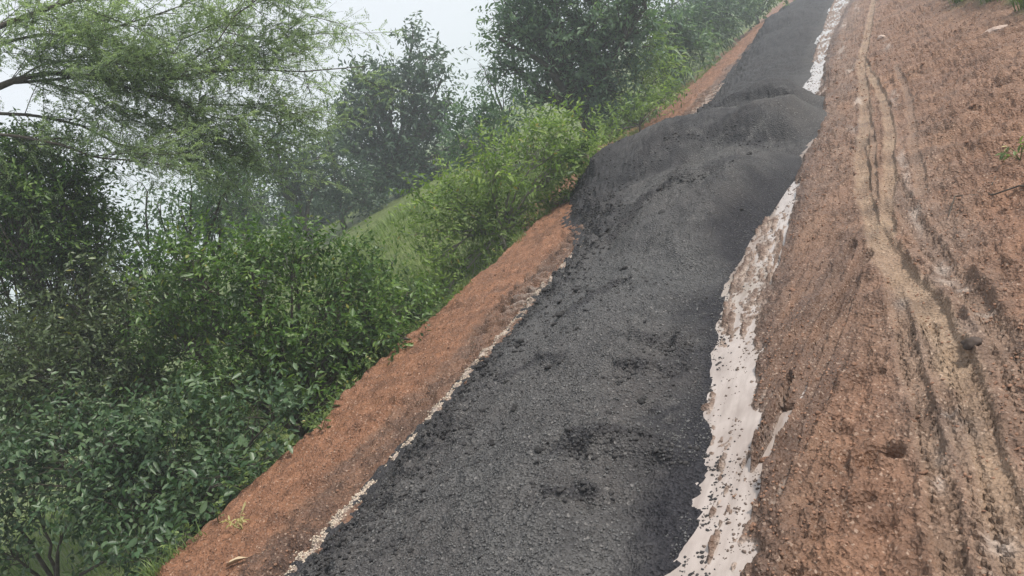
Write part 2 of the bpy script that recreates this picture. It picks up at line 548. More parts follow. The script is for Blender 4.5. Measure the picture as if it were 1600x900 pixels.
def road_height(x, y):
    """made ground z and material masks, for arrays inside the road"""
    xw = x + 0.02 * perlin(x * 3, y * 1.5, 31) + 0.012 * perlin(x * 11, y * 6, 32)
    yw = y + 0.04 * perlin(x * 3, y * 1.5, 33)
    z = 0.018 * fbm(x * 0.9, y * 0.5, 3, 40)
    silt = np.zeros(x.shape); grey = np.zeros(x.shape); wet = np.zeros(x.shape); pale = np.zeros(x.shape); orange = np.zeros(x.shape)
    rough = np.ones(x.shape)
    # left shoulder: orange loose earth, dark tracked strip next to the gravel
    left = sst(-2.85, -3.0, x)
    strip = sst(-3.62, -3.5, xw + 0.10 * perlin(y * 0.9, x * 0.5, 41)) * left
    ribm = strip * sst(-0.25, 0.15, perlin(x * 0.4, y * 0.55, 42) + 0.25 * sst(4.5, 5.6, y) * sst(7.6, 6.6, y))
    ribs = np.abs(np.mod(y * 1.0 / 0.16 + 0.9 * perlin(x * 5, y * 3, 43) + (x + 3.3) * 0.9, 1) - 0.5) * 2
    z = z + ribm * (0.036 + .03 * sst(4.6, 5.4, y)) * (sst(0.25, 0.75, ribs) - 0.5) - strip * 0.02
    wet = np.maximum(wet, strip * (0.45 + 0.35 * sst(-.3, .3, fbm(x * 4, y * 2.5, 3, 44))))
    orange = np.maximum(orange, left * (1 - strip) * 0.95)
    orange = np.maximum(orange, left * strip * 0.4)
    paleline = gauss(x + 3.07 + 0.022 * perlin(y * 2.3, y * 0, 45), 0.030) * sst(7.2, 6.4, y) * sst(-.75, -.2, fbm(x * 8, y * 8, 2, 46) + 0.15)
    pale = np.maximum(pale, paleline * 0.9)
    pale = np.maximum(pale, ribm * sst(.62, .9, ribs) * sst(4.9, 5.6, y) * gauss(x + 3.17, 0.14) * 0.8)
    z = z + paleline * 0.02
    # right part: grey mud round the wheel tracks, red loose earth outside
    gm = gauss(x + 0.16 - 0.06 * sst(2, 5, y), 0.30) * sst(9.5, 3.0, y) + gauss(x + 0.75, 0.32) * sst(2.5, 8, y) * 0.8
    grey = np.maximum(grey, np.clip(gm * (0.75 + 0.5 * fbm(x * 3, y * 2, 3, 47)), 0, 1))
    orange = np.maximum(orange, sst(0.0, 0.28, x + 0.1 * perlin(x * 2, y, 48)) * 0.50 * sst(7.5, 3.5, y))
    orange = np.maximum(orange, gauss(x + 0.45, 0.13) * sst(3.4, 2.7, y) * 0.45)
    rough = rough * (1 - .75 * ribm)
    wet = np.maximum(wet, .38 * gauss(x + .66, .2) * sst(6.5, 4, y) * sst(-.5, .3, fbm(x * 2.5, y * 1.5, 3, 103)))
    # cross ridges left by the machine on the right hand part
    crossm = sst(-0.25, 0.15, x) * sst(3.4, 6.0, y)
    cr = perlin(x * 2.3 + 30, y * 7.5 + x * 1.2, 49) + 0.5 * perlin(x * 5 + 3, y * 15 + x * 2, 50)
    z = z + crossm * 0.060 * np.clip(cr, -0.55, 0.9) * sst(-.35, .3, fbm(x * 1.1, y * .6, 2, 51) + .15)
    mid = sst(-0.9, -0.7, x) * sst(-0.1, -0.35, x) * sst(2.5, 5, y)
    z = z + mid * 0.018 * perlin(x * 6 - y * 1.5, y * 5, 52)
    sm = gauss(x + 0.72, .24) * sst(2.0, 2.5, y) * sst(5.4, 4.4, y)
    ac = x * 0.97 - (y - 3) * 0.24
    z = z + sm * 0.022 * perlin(ac * 22, y * 0.9, 57) + sm * .010 * perlin(ac * 48, y * 1.6, 58)
    wet = np.maximum(wet, sm * .8 * sst(-.25, .4, perlin(ac * 9, y * .8, 59)))
    rough = rough * (1 - .55 * sm)
    # wheel ruts
    hsum = np.zeros(x.shape)
    for pts, hw, dep, si, gr, we, tr in RUTS:
        x0, x1 = min(p[0] for p in pts) - .3, max(p[0] for p in pts) + .3
        y0, y1 = min(p[1] for p in pts) - .3, max(p[1] for p in pts) + .3
        k = (x > x0) & (x < x1) & (y > y0) & (y < y1)
        if not k.any(): continue
        wob = 1 + 0.25 * perlin(y[k] * 3, x[k] * 3, 53)
        d, o, s = poly_dist(xw[k] * .6 + x[k] * .4, y[k], pts)
        d = d / wob
        ins = 1 - sst(hw * 0.75, hw * 1.15, d)
        h = -dep * ins + dep * 0.55 * gauss(d - hw * 1.45, hw * 0.38)
        if tr:
            ph = np.mod(s / 0.045 + np.abs(o) / hw * 0.8, 1)
            edge = sst(hw * .25, hw * .6, np.abs(o))
            h = h + ins * tr * 0.024 * (sst(.25, .5, np.abs(ph - .5) * 2) - .5) * (0.3 + edge) * sst(-.45, .1, fbm(x[k] * 4, y[k] * 3, 2, 54) + .1)
        z[k] += h
        silt[k] = np.maximum(silt[k], (1 - sst(hw * 0.8, hw * 1.7, d)) * si * (0.75 + .35 * perlin(x[k] * 5, y[k] * 2.5, 74)))
        grey[k] = np.maximum(grey[k], ins * gr * 0.8)
        wet[k] = np.maximum(wet[k], np.clip(ins * we + 0.3 * we * gauss(d, hw * 2.2), 0, 1) * 0.8)
        wet[k] = np.maximum(wet[k], 0.10 * si * gauss(d - hw * 1.25, hw * 0.16))
        rough[k] *= 1 - (0.97 if not tr else 0.6) * (1 - sst(hw * 1.0, hw * 1.5, d))
    for hx, hy, rx, ry, dep in HOLES:
        q = ((xw - hx) / rx) ** 2 + ((yw - hy) / ry) ** 2
        z = z - 1.45 * dep * np.exp(-(q + .35 * perlin(x * 16, y * 16, 76)) .clip(0) ** 2.4) + dep * 0.35 * np.exp(-(np.sqrt(q) - 1.45) ** 2 / .08)
        wet = np.maximum(wet, 0.35 * np.exp(-(q * 1.25) ** 2.5) * min(1, dep / .05) * sst(-.6, .2, fbm(x * 14, y * 14, 2, 56)))
    for hx, hy, rx, ry in HALO:
        q = ((xw - hx) / rx) ** 2 + ((yw - hy) / ry) ** 2
        pale = np.maximum(pale, 0.6 * np.exp(-q ** 1.5) * sst(-.35, .25, fbm(x * 9, y * 9 / (1 + ry * 3), 2, 55)))
    # loose clods and crumbs
    big = billow(x * 3.4 + .5 * perlin(x * 5, y * 5, 78), y * 3.0, 2, 79)
    z = z + rough * 0.045 * (big - .3) * sst(-.1, .4, fbm(x * .8 + 4, y * .6, 2, 83)) * 1.0
    lump = billow(x * 6.5, y * 6.5, 3, 60)
    z = z + rough * 0.060 * (lump - 0.35) * (0.40 + 0.60 * sst(-.2, .45, fbm(x * 1.3, y * .9, 2, 61)))
    z = z + (0.35 + 0.65 * rough) * 0.017 * (billow(x * 15, y * 15, 3, 62) - .35)
    z = z + (0.3 + 0.7 * rough) * 0.007 * fbm(x * 45, y * 45, 2, 64)
    # puddle trough
    l = np.interp(y, PUD_Y, PUD_L); r = np.interp(y, PUD_Y, PUD_R)
    xe = x + 0.035 * perlin(x * 4, y * 4, 63) + 0.02 * perlin(x * 12, y * 10, 64)
    ins = sst(l - 0.05, l + 0.05, xe) * sst(r + 0.060, r - 0.055, xe)
    ins = ins * (1 - 0.95 * sst(7.6, 8.0, y) * sst(11.0, 10.7, y))
    deep = sst(4.0, 3.2, y) * .016 + sst(5.7, 6.3, y) * .026 * sst(10, 9, y) + sst(10.6, 11, y) * sst(15, 13, y) * .032
    bed = -0.030 - deep + 0.016 * perlin(x * 26 + y * 3.5, y * 4.0, 65) + 0.013 * perlin(x * 17 - y * 2.2, y * 2.6, 77) + 0.030 * (billow(x * 24, y * 18, 3, 66) - .42)
    bed = bed + 0.014 * perlin(x * 3.2, y * 1.4, 67) + 0.026 * gauss(x - l - .03, .06) * sst(-.5, .4, perlin(x * 6, y * 3, 75))
    z = z * (1 - ins) + (bed + 0.25 * z) * ins
    grx = np.interp(y, GR_X_Y, GR_X)
    z = z - 0.075 * sst(grx + 0.03, grx - 0.07, x) * sst(-2.95, -2.8, x)
    near = gauss(x - (l + r) / 2, 0.28)
    grey = np.maximum(grey, near * 0.6)
    silt = silt * (1 - ins)
    wl = sst(WATER_Z + 0.020, WATER_Z + 0.003, z) * np.clip(near * 1.6, 0, 1)
    pale = np.maximum(pale, wl * 0.6 * (0.35 + .65 * sst(-.3, .3, perlin(x * 14, y * 14, 68))))
    wet = np.maximum(wet, np.clip(near * 1.1, 0, 1) * sst(WATER_Z + .075, WATER_Z + .02, z) * 0.75 * (1 - wl * .7))
    wet = np.maximum(wet, 0.8 * sst(r - .02, r + .02, x) * sst(r + .20, r + .06, x + .05 * perlin(x * 3, y * 2, 69)))
    wet = np.maximum(wet, 0.55 * gauss(x + 0.72, .15) * sst(2.6, 3.0, y) * sst(4.6, 4.0, y) * sst(-.4, .2, fbm(x * 5, y * 2, 2, 70)))
    return z, dict(silt=silt, grey=grey, wet=wet, pale=pale, orange=orange)


def ground_z(x, y):
    """the whole ground sheet"""
    x = np.asarray(x, float); y = np.asarray(y, float)
    zr, at_ = road_height(x, y)
    zt = terrain(x, y)
    sx, rx = shoulder_x(y), right_x(y)
    zl = 0.03 - np.minimum((sx - x) * 0.75, 9.0)              # the embankment face
    tl = sst(sx + 0.02, sx - 0.06, x)
    zleft = np.maximum(zl, zt)
    zleft = zleft + 0.03 * fbm(x * 4, y * 4, 3, 71) * sst(0, .2, sx - x)
    z = zr * (1 - tl) + zleft * tl
    tr = sst(rx - 0.05, rx + 0.15, x)
    z = z * (1 - tr) + (zt + 0.10 * sst(rx, rx + .6, x)) * tr
    g = np.maximum(sst(sx - 0.45, sx - 1.1, x + 0.12 * perlin(x * 3, y * 3, 72)), sst(rx - .05, rx + .3, x + 0.25 * perlin(x * 2, y * 2, 73)))
    at_['grass'] = g
    return z, at_


def axis_cols():
    fine = np.arange(-1.42, 0.62, 0.0075)
    a = np.arange(-4.60, -2.45, 0.013)
    b = np.arange(-2.45, -1.42, 0.06)
    c = np.arange(0.62, 1.9, 0.016)
    k = np.arange(0, 46)
    out = -4.60 - 0.05 * (1.17 ** k - 1) / 0.17
    k2 = np.arange(0, 42)
    out2 = 1.9 + 0.06 * (1.17 ** k2 - 1) / 0.17
    return np.unique(np.round(np.concatenate([out, a, b, fine, c, out2]), 5))


def axis_rows():
    r = [1.25]
    while r[-1] < 150: r.append(r[-1] * 1.0057 if r[-1] < 32 else r[-1] * 1.06)
    back = [1.25 - 0.05 * (1.3 ** k - 1) / .3 for k in range(1, 24)]
    return np.array(sorted(back + r))


XS, YS = axis_cols(), axis_rows()
XX, YY = np.meshgrid(XS, YS)
ZZ, AT = ground_z(XX.ravel(), YY.ravel())
ZZ = ZZ.reshape(XX.shape)


def sheet(name, i0, i1, mat, kind, label=None):
    X, Y, Z = XX[:, i0:i1 + 1], YY[:, i0:i1 + 1], ZZ[:, i0:i1 + 1]
    nr, nc = X.shape
    idx = np.arange(nr * nc).reshape(nr, nc)
    F = np.stack([idx[:-1, :-1], idx[:-1, 1:], idx[1:, 1:], idx[1:, :-1]], -1).reshape(-1, 4)
    A = {k: v.reshape(XX.shape)[:, i0:i1 + 1].ravel() for k, v in AT.items()}
    me = mesh_np(name, np.stack([X, Y, Z], -1).reshape(-1, 3), [F], A, True)
    return tag(link(name, me, mat), label, kind=kind)


iL = int(np.searchsorted(XS, -4.55)); iR = int(np.searchsorted(XS, 1.7))
road = sheet('dirt_road', iL, iR, M_EARTH, 'structure', 'red earth road surface with wheel tracks and a muddy puddle strip')
sheet('terrain', 0, iL, M_EARTH, 'structure', 'low grassy land falling away left of the road')
sheet('field', iR, len(XS) - 1, M_EARTH, 'structure', 'grassy ground along the right edge of the road')


def zat(x, y):
    return float(ground_z(np.array([x]), np.array([y]))[0][0])


# ------------------------------------------------------------------ puddles
def puddle(y0, y1, label):
    y = np.linspace(y0, y1, 60)
    l = np.interp(y, PUD_Y, PUD_L) - 0.12
    r = np.interp(y, PUD_Y, PUD_R) + (0.26 if y0 < 5 else 0.12)
    V = np.concatenate([np.stack([l, y, y * 0 + WATER_Z], 1), np.stack([r, y, y * 0 + WATER_Z], 1)])
    i = np.arange(59)
    F = np.stack([i, i + 60, i + 61, i + 1], 1)
    return tag(link('puddle', mesh_np('puddle', V, [F]), M_WATER), label, kind='structure')


puddle(0.3, 8.1, 'long milky brown puddle lying between the gravel and the wheel tracks')
puddle(10.4, 34.0, 'far milky puddle beyond the last gravel mound')

# ------------------------------------------------------------------ the gravel layer
def dome(x, y, cx, cy, rx, ry, h, p=1.0, rot=0.0):
    dx, dy = x - cx, y - cy
    c, s = math.cos(rot), math.sin(rot)
    q = np.sqrt(((dx * c + dy * s) / rx) ** 2 + ((-dx * s + dy * c) / ry) ** 2)
    return h * np.clip(1 - q ** (1.6 * p), -1, 1)


def smax(a, b, k=0.05):
    h = np.clip(0.5 + 0.5 * (a - b) / k, 0, 1)
    return b * (1 - h) + a * h + k * h * (1 - h)


def gravel_h(x, y):
    gl = np.interp(y, GL_Y, GL_X) + 0.05 * perlin(y * 1.4, y * 0, 80) + 0.025 * perlin(y * 6, x * 3, 81)
    gr = np.interp(y, GR_X_Y, GR_X) + 0.045 * perlin(y * 1.3, y * 0, 82) + 0.02 * perlin(y * 6, x * 5, 83) * sst(5.5, 4.5, y)
    dl, dr = x - gl, gr - x
    top = np.interp(y, [0, 2, 4, 6, 8, 10, 13, 18, 36], [.15, .16, .19, .22, .20, .17, .12, .12, .15])
    prof = top * sst(0, 0.55, dl) ** 0.75 * (0.08 + 0.92 * sst(0.0, 0.75, dr))
    prof = np.where((dl < 0) | (dr < 0), np.minimum(dl, dr) * 0.7, prof)
    g = prof
    inside = sst(-0.05, 0.35, dl) * sst(-0.03, 0.30, dr)
    # heaps tipped one behind another
    p1 = dome(x, y, -1.70, 6.30, 1.20, 1.70, 0.37, 1.4, 0.04)
    p2 = dome(x, y, -2.75, 9.15, 1.85, 1.45, 0.56, 1.2, -0.12)
    p2b = dome(x, y, -1.60, 8.75, 1.35, 0.80, 0.43, 1.1, 0.0)
    p3 = dome(x, y, -1.70, 10.6, 1.30, 0.95, 0.40, 1.1, 0.0)
    p3b = dome(x, y, -2.2, 12.4, 1.1, 1.1, 0.24, 1.1, 0.0)
    p4 = dome(x, y, -2.5, 14.6, 0.8, 2.3, 0.20, 1.0, 0.15)
    p5 = dome(x, y, -2.4, 19.5, 1.2, 1.8, 0.26, 1.0, 0.0)
    p6 = dome(x, y, -2.8, 25.0, 1.3, 2.2, 0.50, 1.0, 0.0)
    for p in (p1, p2, p2b, p3, p3b, p4, p5, p6):
        g = smax(g, p, 0.03)
    g = np.where(dl < 0.5, np.minimum(g, 0.02 + 0.62 * dl + 0.25 * np.maximum(dl, 0) ** 2), g)
    g = g * np.where(dr < 0.45, np.clip(0.10 + sst(-0.06, .45 - .13 * sst(5.0, 6.2, y) * sst(12, 11, y), dr), 0, 1), 1) - 0.02 * sst(0.02, -0.1, dr)
    ridge = np.zeros(x.shape)
    for pts, hh, wd in (([(-2.66, 5.5), (-2.3, 6.0), (-2.02, 6.45), (-1.62, 6.30)], .06, .05), ([(-1.75, 2.58), (-1.5, 2.66), (-1.3, 2.66), (-1.10, 2.58)], .05, .04),
                        ([(-3.1, 7.2), (-2.85, 8.05), (-2.40, 8.45), (-1.9, 8.45), (-1.35, 7.9), (-0.9, 7.55)], .03, .30), ([(-1.62, 2.26), (-1.42, 2.37)], .03, .03),
                        ([(-2.55, 9.9), (-2.1, 10.35), (-1.5, 10.2), (-1.0, 9.6)], .07, .06), ([(-2.2, 4.1), (-1.95, 4.5), (-1.7, 4.5)], .025, .04), ([(-2.5, 3.3), (-2.2, 3.6), (-1.9, 3.6)], .02, .03),
                        ([(-1.62, 3.30), (-1.45, 3.42), (-1.28, 3.36)], .045, .05), ([(-1.6, 3.62), (-1.45, 3.70), (-1.36, 3.66)], .05, .05)):
        x0, x1 = min(p[0] for p in pts) - .7, max(p[0] for p in pts) + .7
        y0, y1 = min(p[1] for p in pts) - .7, max(p[1] for p in pts) + .7
        k = (x > x0) & (x < x1) & (y > y0) & (y < y1)
        if not k.any(): continue
        xa, ya = x[k], y[k]
        d, o, arc = poly_dist(xa + .06 * perlin(xa * 4, ya * 3, 84) + .03 * perlin(xa * 13, ya * 11, 97), ya + .08 * perlin(xa * 3, ya * 3, 85) + .04 * perlin(xa * 12, ya * 9, 98), pts)
        L = sum(math.hypot(b[0] - a[0], b[1] - a[1]) for a, b in zip(pts[:-1], pts[1:]))
        end = sst(0, .25 * L, arc) * sst(L, .75 * L, arc)
        up_ = -o                                            # beyond the line
        gk = g[k] + hh * end * sst(-.02, wd * .8, up_) * np.exp(-np.maximum(up_ - wd, 0) / (wd * 4))
        band = end * sst(-wd * .5, 0, up_) * sst(wd * 2.2, wd * .9, up_)
        gk = gk + band * np.minimum(hh, .05) * .40 * (billow(xa * 12, ya * 10, 3, 99) - .4)
        g[k] = gk
        ridge[k] = np.maximum(ridge[k], band * sst(-.7, .1, fbm(xa * 7, ya * 6, 2, 100)))
    # scarps and hollows seen on the near heap
    yb = y + 0.10 * perlin(x * 2.5, y * 1.5, 84) + 0.04 * perlin(x * 9, y * 5, 85)
    g = g - 0.030 * sst(2.70, 2.56, yb + (x + 1.4) * 0.12) * sst(2.1, 2.45, yb) * sst(-1.9, -1.6, x) * inside
    g = g + 0.05 * gauss(yb - 2.66, .06) * sst(-1.72, -1.55, x) * sst(-1.05, -1.25, x)
    for hx, hy, rx, ry, dp in ((-1.49, 3.66, .07, .10, .06), (-1.36, 3.34, .09, .09, .06), (-1.42, 3.50, .10, .05, .03), (-2.40, 6.0, .22, .30, .05), (-2.02, 6.55, .12, .16, .06),
                               (-1.62, 6.35, .16, .13, .05), (-1.80, 6.25, .22, .13, .04), (-1.5, 2.33, .10, .05, .03), (-1.86, 4.4, .07, .12, .03), (-2.05, 5.2, .16, .1, .03)):
        q = ((x - hx + .05 * perlin(x * 6, y * 6, 86)) / rx) ** 2 + ((yb - hy) / ry) ** 2
        g = g - dp * np.exp(-q ** 1.3)
    # surface relief: clumps along the left flank, ripples elsewhere
    flank = sst(0.75, 0.15, dl + 0.2 * perlin(y * 1.1, x, 87)) * sst(-0.02, 0.06, dl)
    g = g + flank * inside ** .5 * 0.095 * (billow(x * 8, y * 7, 4, 88, .6) - 0.45)
    g = g + inside * (0.034 * fbm(x * 1.8, y * 1.2, 3, 89) + 0.016 * fbm(x * 8, y * 6, 3, 90) + 0.006 * fbm(x * 40, y * 40, 2, 91) + 0.016 * (billow(x * 15, y * 13, 3, 106) - .4) * sst(-.25, .3, fbm(x * 1.5, y * 1.1, 2, 107) + .1))
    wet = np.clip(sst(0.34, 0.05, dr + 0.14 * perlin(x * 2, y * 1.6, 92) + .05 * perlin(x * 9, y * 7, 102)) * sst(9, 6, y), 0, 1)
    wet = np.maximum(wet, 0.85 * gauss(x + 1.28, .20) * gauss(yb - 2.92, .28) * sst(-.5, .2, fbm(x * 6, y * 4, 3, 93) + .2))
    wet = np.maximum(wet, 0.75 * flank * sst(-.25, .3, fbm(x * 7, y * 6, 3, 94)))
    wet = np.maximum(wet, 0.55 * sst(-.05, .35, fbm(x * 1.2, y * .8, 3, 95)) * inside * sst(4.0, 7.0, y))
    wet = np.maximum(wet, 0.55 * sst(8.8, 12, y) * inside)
    wet = np.maximum(wet, 0.62 * ridge)  # shade of the heap fronts painted dark, along with the scarp faces
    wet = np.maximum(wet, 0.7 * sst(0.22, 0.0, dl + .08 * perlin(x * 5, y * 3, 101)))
    wet = np.maximum(wet, 0.6 * sst(-2.6, -3.2, x) * sst(6.6, 8.0, y) * sst(11.5, 10, y))  # shaded left side of the second heap, put into the colour
    return g, wet


gx = np.arange(-4.75, -0.70, 0.0105)
r = [1.0]
while r[-1] < 36: r.append(r[-1] * 1.0060)
gy = np.array(r)
GX, GY = np.meshgrid(gx, gy)
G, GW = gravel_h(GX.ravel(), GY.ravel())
base_z = 0.018 * fbm(GX.ravel() * 0.9, GY.ravel() * 0.5, 3, 40) - 0.012
base_z = base_z - 0.028 * sst(-1.5, -1.2, GX.ravel())
sx_ = shoulder_x(GY.ravel())
base_z = base_z - np.clip((sx_ - 0.05 - GX.ravel()), 0, 5) * 0.7
dr_ = np.interp(GY.ravel(), GR_X_Y, GR_X) - GX.ravel()
GZ = base_z + G
GZ = np.where(dr_ > 0.03, np.maximum(GZ, WATER_Z - 0.012 + 0.35 * np.clip(dr_ - .03, 0, .12) + 0.016 * fbm(GX.ravel() * 13, GY.ravel() * 13, 3, 96)), GZ)
keep = (G.reshape(GX.shape) > -0.06)
idx = np.arange(GX.size).reshape(GX.shape)
kq = keep[:-1, :-1] | keep[1:, :-1] | keep[:-1, 1:] | keep[1:, 1:]
F = np.stack([idx[:-1, :-1], idx[:-1, 1:], idx[1:, 1:], idx[1:, :-1]], -1)[kq]
used = np.zeros(GX.size, bool); used[F.ravel()] = True
remap = np.cumsum(used) - 1
V = np.stack([GX.ravel(), GY.ravel(), GZ], 1)[used]
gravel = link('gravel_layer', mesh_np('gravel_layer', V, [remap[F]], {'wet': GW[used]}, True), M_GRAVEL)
tag(gravel, 'dark grey gravel spread in heaps along the left half of the road', kind='structure')


def grav_z(x, y):
    x = np.asarray(x, float); y = np.asarray(y, float)
    g, w = gravel_h(x, y)
    b = 0.018 * fbm(x * 0.9, y * 0.5, 3, 40) - 0.012 - 0.028 * sst(-1.5, -1.2, x)
    return b + g, g


# ------------------------------------------------------------------ stones, clods, chips
def ico():
    p = (1 + 5 ** .5) / 2
    V = np.array([(-1, p, 0), (1, p, 0), (-1, -p, 0), (1, -p, 0), (0, -1, p), (0, 1, p), (0, -1, -p), (0, 1, -p), (p, 0, -1), (p, 0, 1), (-p, 0, -1), (-p, 0, 1)], float)
    F = np.array([(0, 11, 5), (0, 5, 1), (0, 1, 7), (0, 7, 10), (0, 10, 11), (1, 5, 9), (5, 11, 4), (11, 10, 2), (10, 7, 6), (7, 1, 8), (3, 9, 4), (3, 4, 2), (3, 2, 6), (3, 6, 8), (3, 8, 9), (4, 9, 5), (2, 4, 11), (6, 2, 10), (8, 6, 7), (9, 8, 1)])
    return V / np.linalg.norm(V[0]), F


OCT_V = np.array([(1, 0, 0), (-1, 0, 0), (0, 1, 0), (0, -1, 0), (0, 0, 1), (0, 0, -1)], float)
OCT_F = np.array([(0, 2, 4), (2, 1, 4), (1, 3, 4), (3, 0, 4), (2, 0, 5), (1, 2, 5), (3, 1, 5), (0, 3, 5)])


def rocks(P, S, Vb, Fb, jit=0.3, flat=0.7):
    n = len(P); k = len(Vb)
    q = RNG.normal(size=(n, 4)); q /= np.linalg.norm(q, axis=1)[:, None]
    w, x, y, z = q.T
    R = np.stack([1 - 2 * (y * y + z * z), 2 * (x * y - z * w), 2 * (x * z + y * w), 2 * (x * y + z * w), 1 - 2 * (x * x + z * z), 2 * (y * z - x * w), 2 * (x * z - y * w), 2 * (y * z + x * w), 1 - 2 * (x * x + y * y)], -1).reshape(n, 3, 3)
    V = Vb[None] * (1 + jit * RNG.uniform(-1, 1, (n, k, 1))) * RNG.uniform(0.6, 1.15, (n, 1, 3))
    V = np.einsum('nij,nkj->nki', R, V)
    V[:, :, 2] *= flat
    V = V * np.asarray(S)[:, None, None] + P[:, None]
    F = (np.arange(n)[:, None, None] * k + Fb[None]).reshape(-1, 3)
    return V.reshape(-1, 3), F


IV, IF = ico()
# loose grains on the near gravel
n = 38000
yy = 1.5 * (7.0 / 1.5) ** RNG.uniform(0, 1, n); xx = RNG.uniform(-3.1, -1.05, n)
zz, gg = grav_z(xx, yy)
k = gg > 0.005
P = np.stack([xx, yy, zz + 0.002], 1)[k]
V, F = rocks(P, 0.0025 + 0.0065 * RNG.uniform(0, 1, len(P)) ** 2.2, OCT_V, OCT_F)
o = link('gravel_grains', mesh_np('gravel_grains', V, [F]), M_GRAIN, road)
o.parent = gravel; tag(o, kind='stuff')
# clumps of damp gravel along the left flank and on the heaps: single pieces, and the smaller ones together
ms = []
for i in range(8):
    v, f = rocks(np.zeros((3, 3)) + RNG.normal(0, .45, (3, 3)) * [1, 1, .3], np.array([1, .75, .6]), IV, IF, .35, .7)
    me = mesh_np('gravel_clump', v, [f]); me.materials.append(M_CLUMP); ms.append(me)


def scatter_pieces(name, meshes, pts, sizes, parent):
    for p, s in zip(pts, sizes):
        o = bpy.data.objects.new(name, meshes[RNG.integers(len(meshes))])
        o.location = p; o.rotation_euler = (RNG.uniform(-.3, .3), RNG.uniform(-.3, .3), RNG.uniform(0, 6.28))
        o.scale = (s, s * RNG.uniform(.8, 1.2), s * RNG.uniform(.7, 1.0))
        o.parent = parent
        COL.objects.link(o)


cand = []
while len(cand) < 230:
    y = 2.0 * (8.5 / 2.0) ** RNG.uniform(); gl = np.interp(y, GL_Y, GL_X)
    x = gl + abs(RNG.normal(0.12, .20)) if RNG.uniform() < .82 else RNG.uniform(gl + .3, -1.25)
    z, g = grav_z([x], [y])
    if g[0] > 0.01 and x < -1.2: cand.append((x, y, z[0] + .002))
scatter_pieces('gravel_clump', ms, np.array(cand), RNG.uniform(.010, .022, len(cand)) * (1 + np.array(cand)[:, 1] * .06), gravel)
n = 5200
yy = 1.8 * (13 / 1.8) ** RNG.uniform(0, 1, n); gl = np.interp(yy, GL_Y, GL_X)
xx = gl + np.abs(RNG.normal(.12, .30, n))
zz, gg = grav_z(xx, yy); k = (gg > .005) & (xx < -1.2)
V, F = rocks(np.stack([xx, yy, zz + .002], 1)[k], RNG.uniform(.006, .016, k.sum()) * (1 + yy[k] * .03), IV, IF, .35)
o = link('small_gravel_clumps', mesh_np('small_gravel_clumps', V, [F]), M_CLUMP, gravel); tag(o, kind='stuff')

lines = [([(-1.75, 2.58), (-1.5, 2.66), (-1.3, 2.66), (-1.10, 2.58)], 420), ([(-1.62, 2.26), (-1.42, 2.37)], 120), ([(-2.66, 5.5), (-2.3, 6.0), (-2.02, 6.45), (-1.62, 6.30)], 420), ([(-1.62, 3.30), (-1.45, 3.42), (-1.28, 3.36)], 240), ([(-1.6, 3.62), (-1.45, 3.70), (-1.36, 3.66)], 200), ([(-3.1, 7.2), (-2.85, 8.05), (-2.40, 8.45), (-1.9, 8.45), (-1.35, 7.9)], 420), ([(-2.2, 4.1), (-1.95, 4.5), (-1.7, 4.5)], 120)]
PP = []
for pts, n in lines:
    pts = np.array(pts); t = RNG.uniform(0, len(pts) - 1, n); i = np.arange(len(pts))
    q = np.column_stack([np.interp(t, i, pts[:, 0]), np.interp(t, i, pts[:, 1])]) + RNG.normal(0, .055, (n, 2)) * (1 + .6 * (pts[0, 1] > 5))
    PP.append(q)
PP = np.concatenate(PP); zz, gg = grav_z(PP[:, 0], PP[:, 1])
V, F = rocks(np.column_stack([PP, zz + .001]), (.0025 + .012 * RNG.uniform(0, 1, len(PP)) ** 3.2) * (1 + .05 * PP[:, 1]), IV, IF, .35)
o = link('broken_gravel_lumps', mesh_np('broken_gravel_lumps', V, [F]), M_CLUMP, gravel); tag(o, kind='stuff')

# clods on the bare earth
ms2 = []
for i in range(8):
    v, f = rocks(np.zeros((2, 3)) + RNG.normal(0, .4, (2, 3)) * [1, 1, .3], np.array([1, .7]), IV, IF, .35, .7)
    me = mesh_np('earth_clod', v, [f]); me.materials.append(M_CLOD); ms2.append(me)
cand, siz = [], []
while len(cand) < 240:
    y = 1.9 * (12 / 1.9) ** RNG.uniform()
    x = RNG.uniform(-0.85, 1.1) if RNG.uniform() < .7 else RNG.uniform(-4.25, -3.15)
    if -0.5 < x < -0.02 and y < 9 and RNG.uniform() < .8: continue
    cand.append((x, y)); siz.append(RNG.uniform(.007, .016) * (1 + y * .08))
c = np.array(cand); z = ground_z(c[:, 0], c[:, 1])[0]
scatter_pieces('earth_clod', ms2, np.column_stack([c, z + .001]), siz, road)
n = 20000
yy = 1.6 * (16 / 1.6) ** RNG.uniform(0, 1, n)
xx = np.where(RNG.uniform(size=n) < .72, RNG.uniform(-0.95, 1.25, n), RNG.uniform(-4.3, -3.05, n))
k = ~((xx > -.5) & (xx < -.05) & (yy < 9) & (RNG.uniform(size=n) < .75)) & (fbm(xx * 1.7, yy * 1.1, 2, 99) > -.25)
xx, yy = xx[k], yy[k]
zz = ground_z(xx, yy)[0]
k = zz > WATER_Z + .004
V, F = rocks(np.stack([xx, yy, zz + .001], 1)[k], RNG.uniform(.002, .007, k.sum()) * (1 + yy[k] * .07), IV, IF, .35)
o = link('earth_crumbs', mesh_np('earth_crumbs', V, [F]), M_CLOD, road); tag(o, kind='stuff')
# pale chips along the left foot of the gravel
n = 4200
yy = 1.8 * (6.9 / 1.8) ** RNG.uniform(0, 1, n)
xx = -3.07 + RNG.normal(0, .026, n) + .022 * perlin(yy * 2.3, yy * 0, 45)
zz = np.maximum(ground_z(xx, yy)[0], grav_z(xx, yy)[0])
V, F = rocks(np.stack([xx, yy, zz + .001], 1), RNG.uniform(.003, .009, n), OCT_V, OCT_F)
o = link('pale_chips', mesh_np('pale_chips', V, [F]), M_PALE, road); tag(o, kind='stuff')

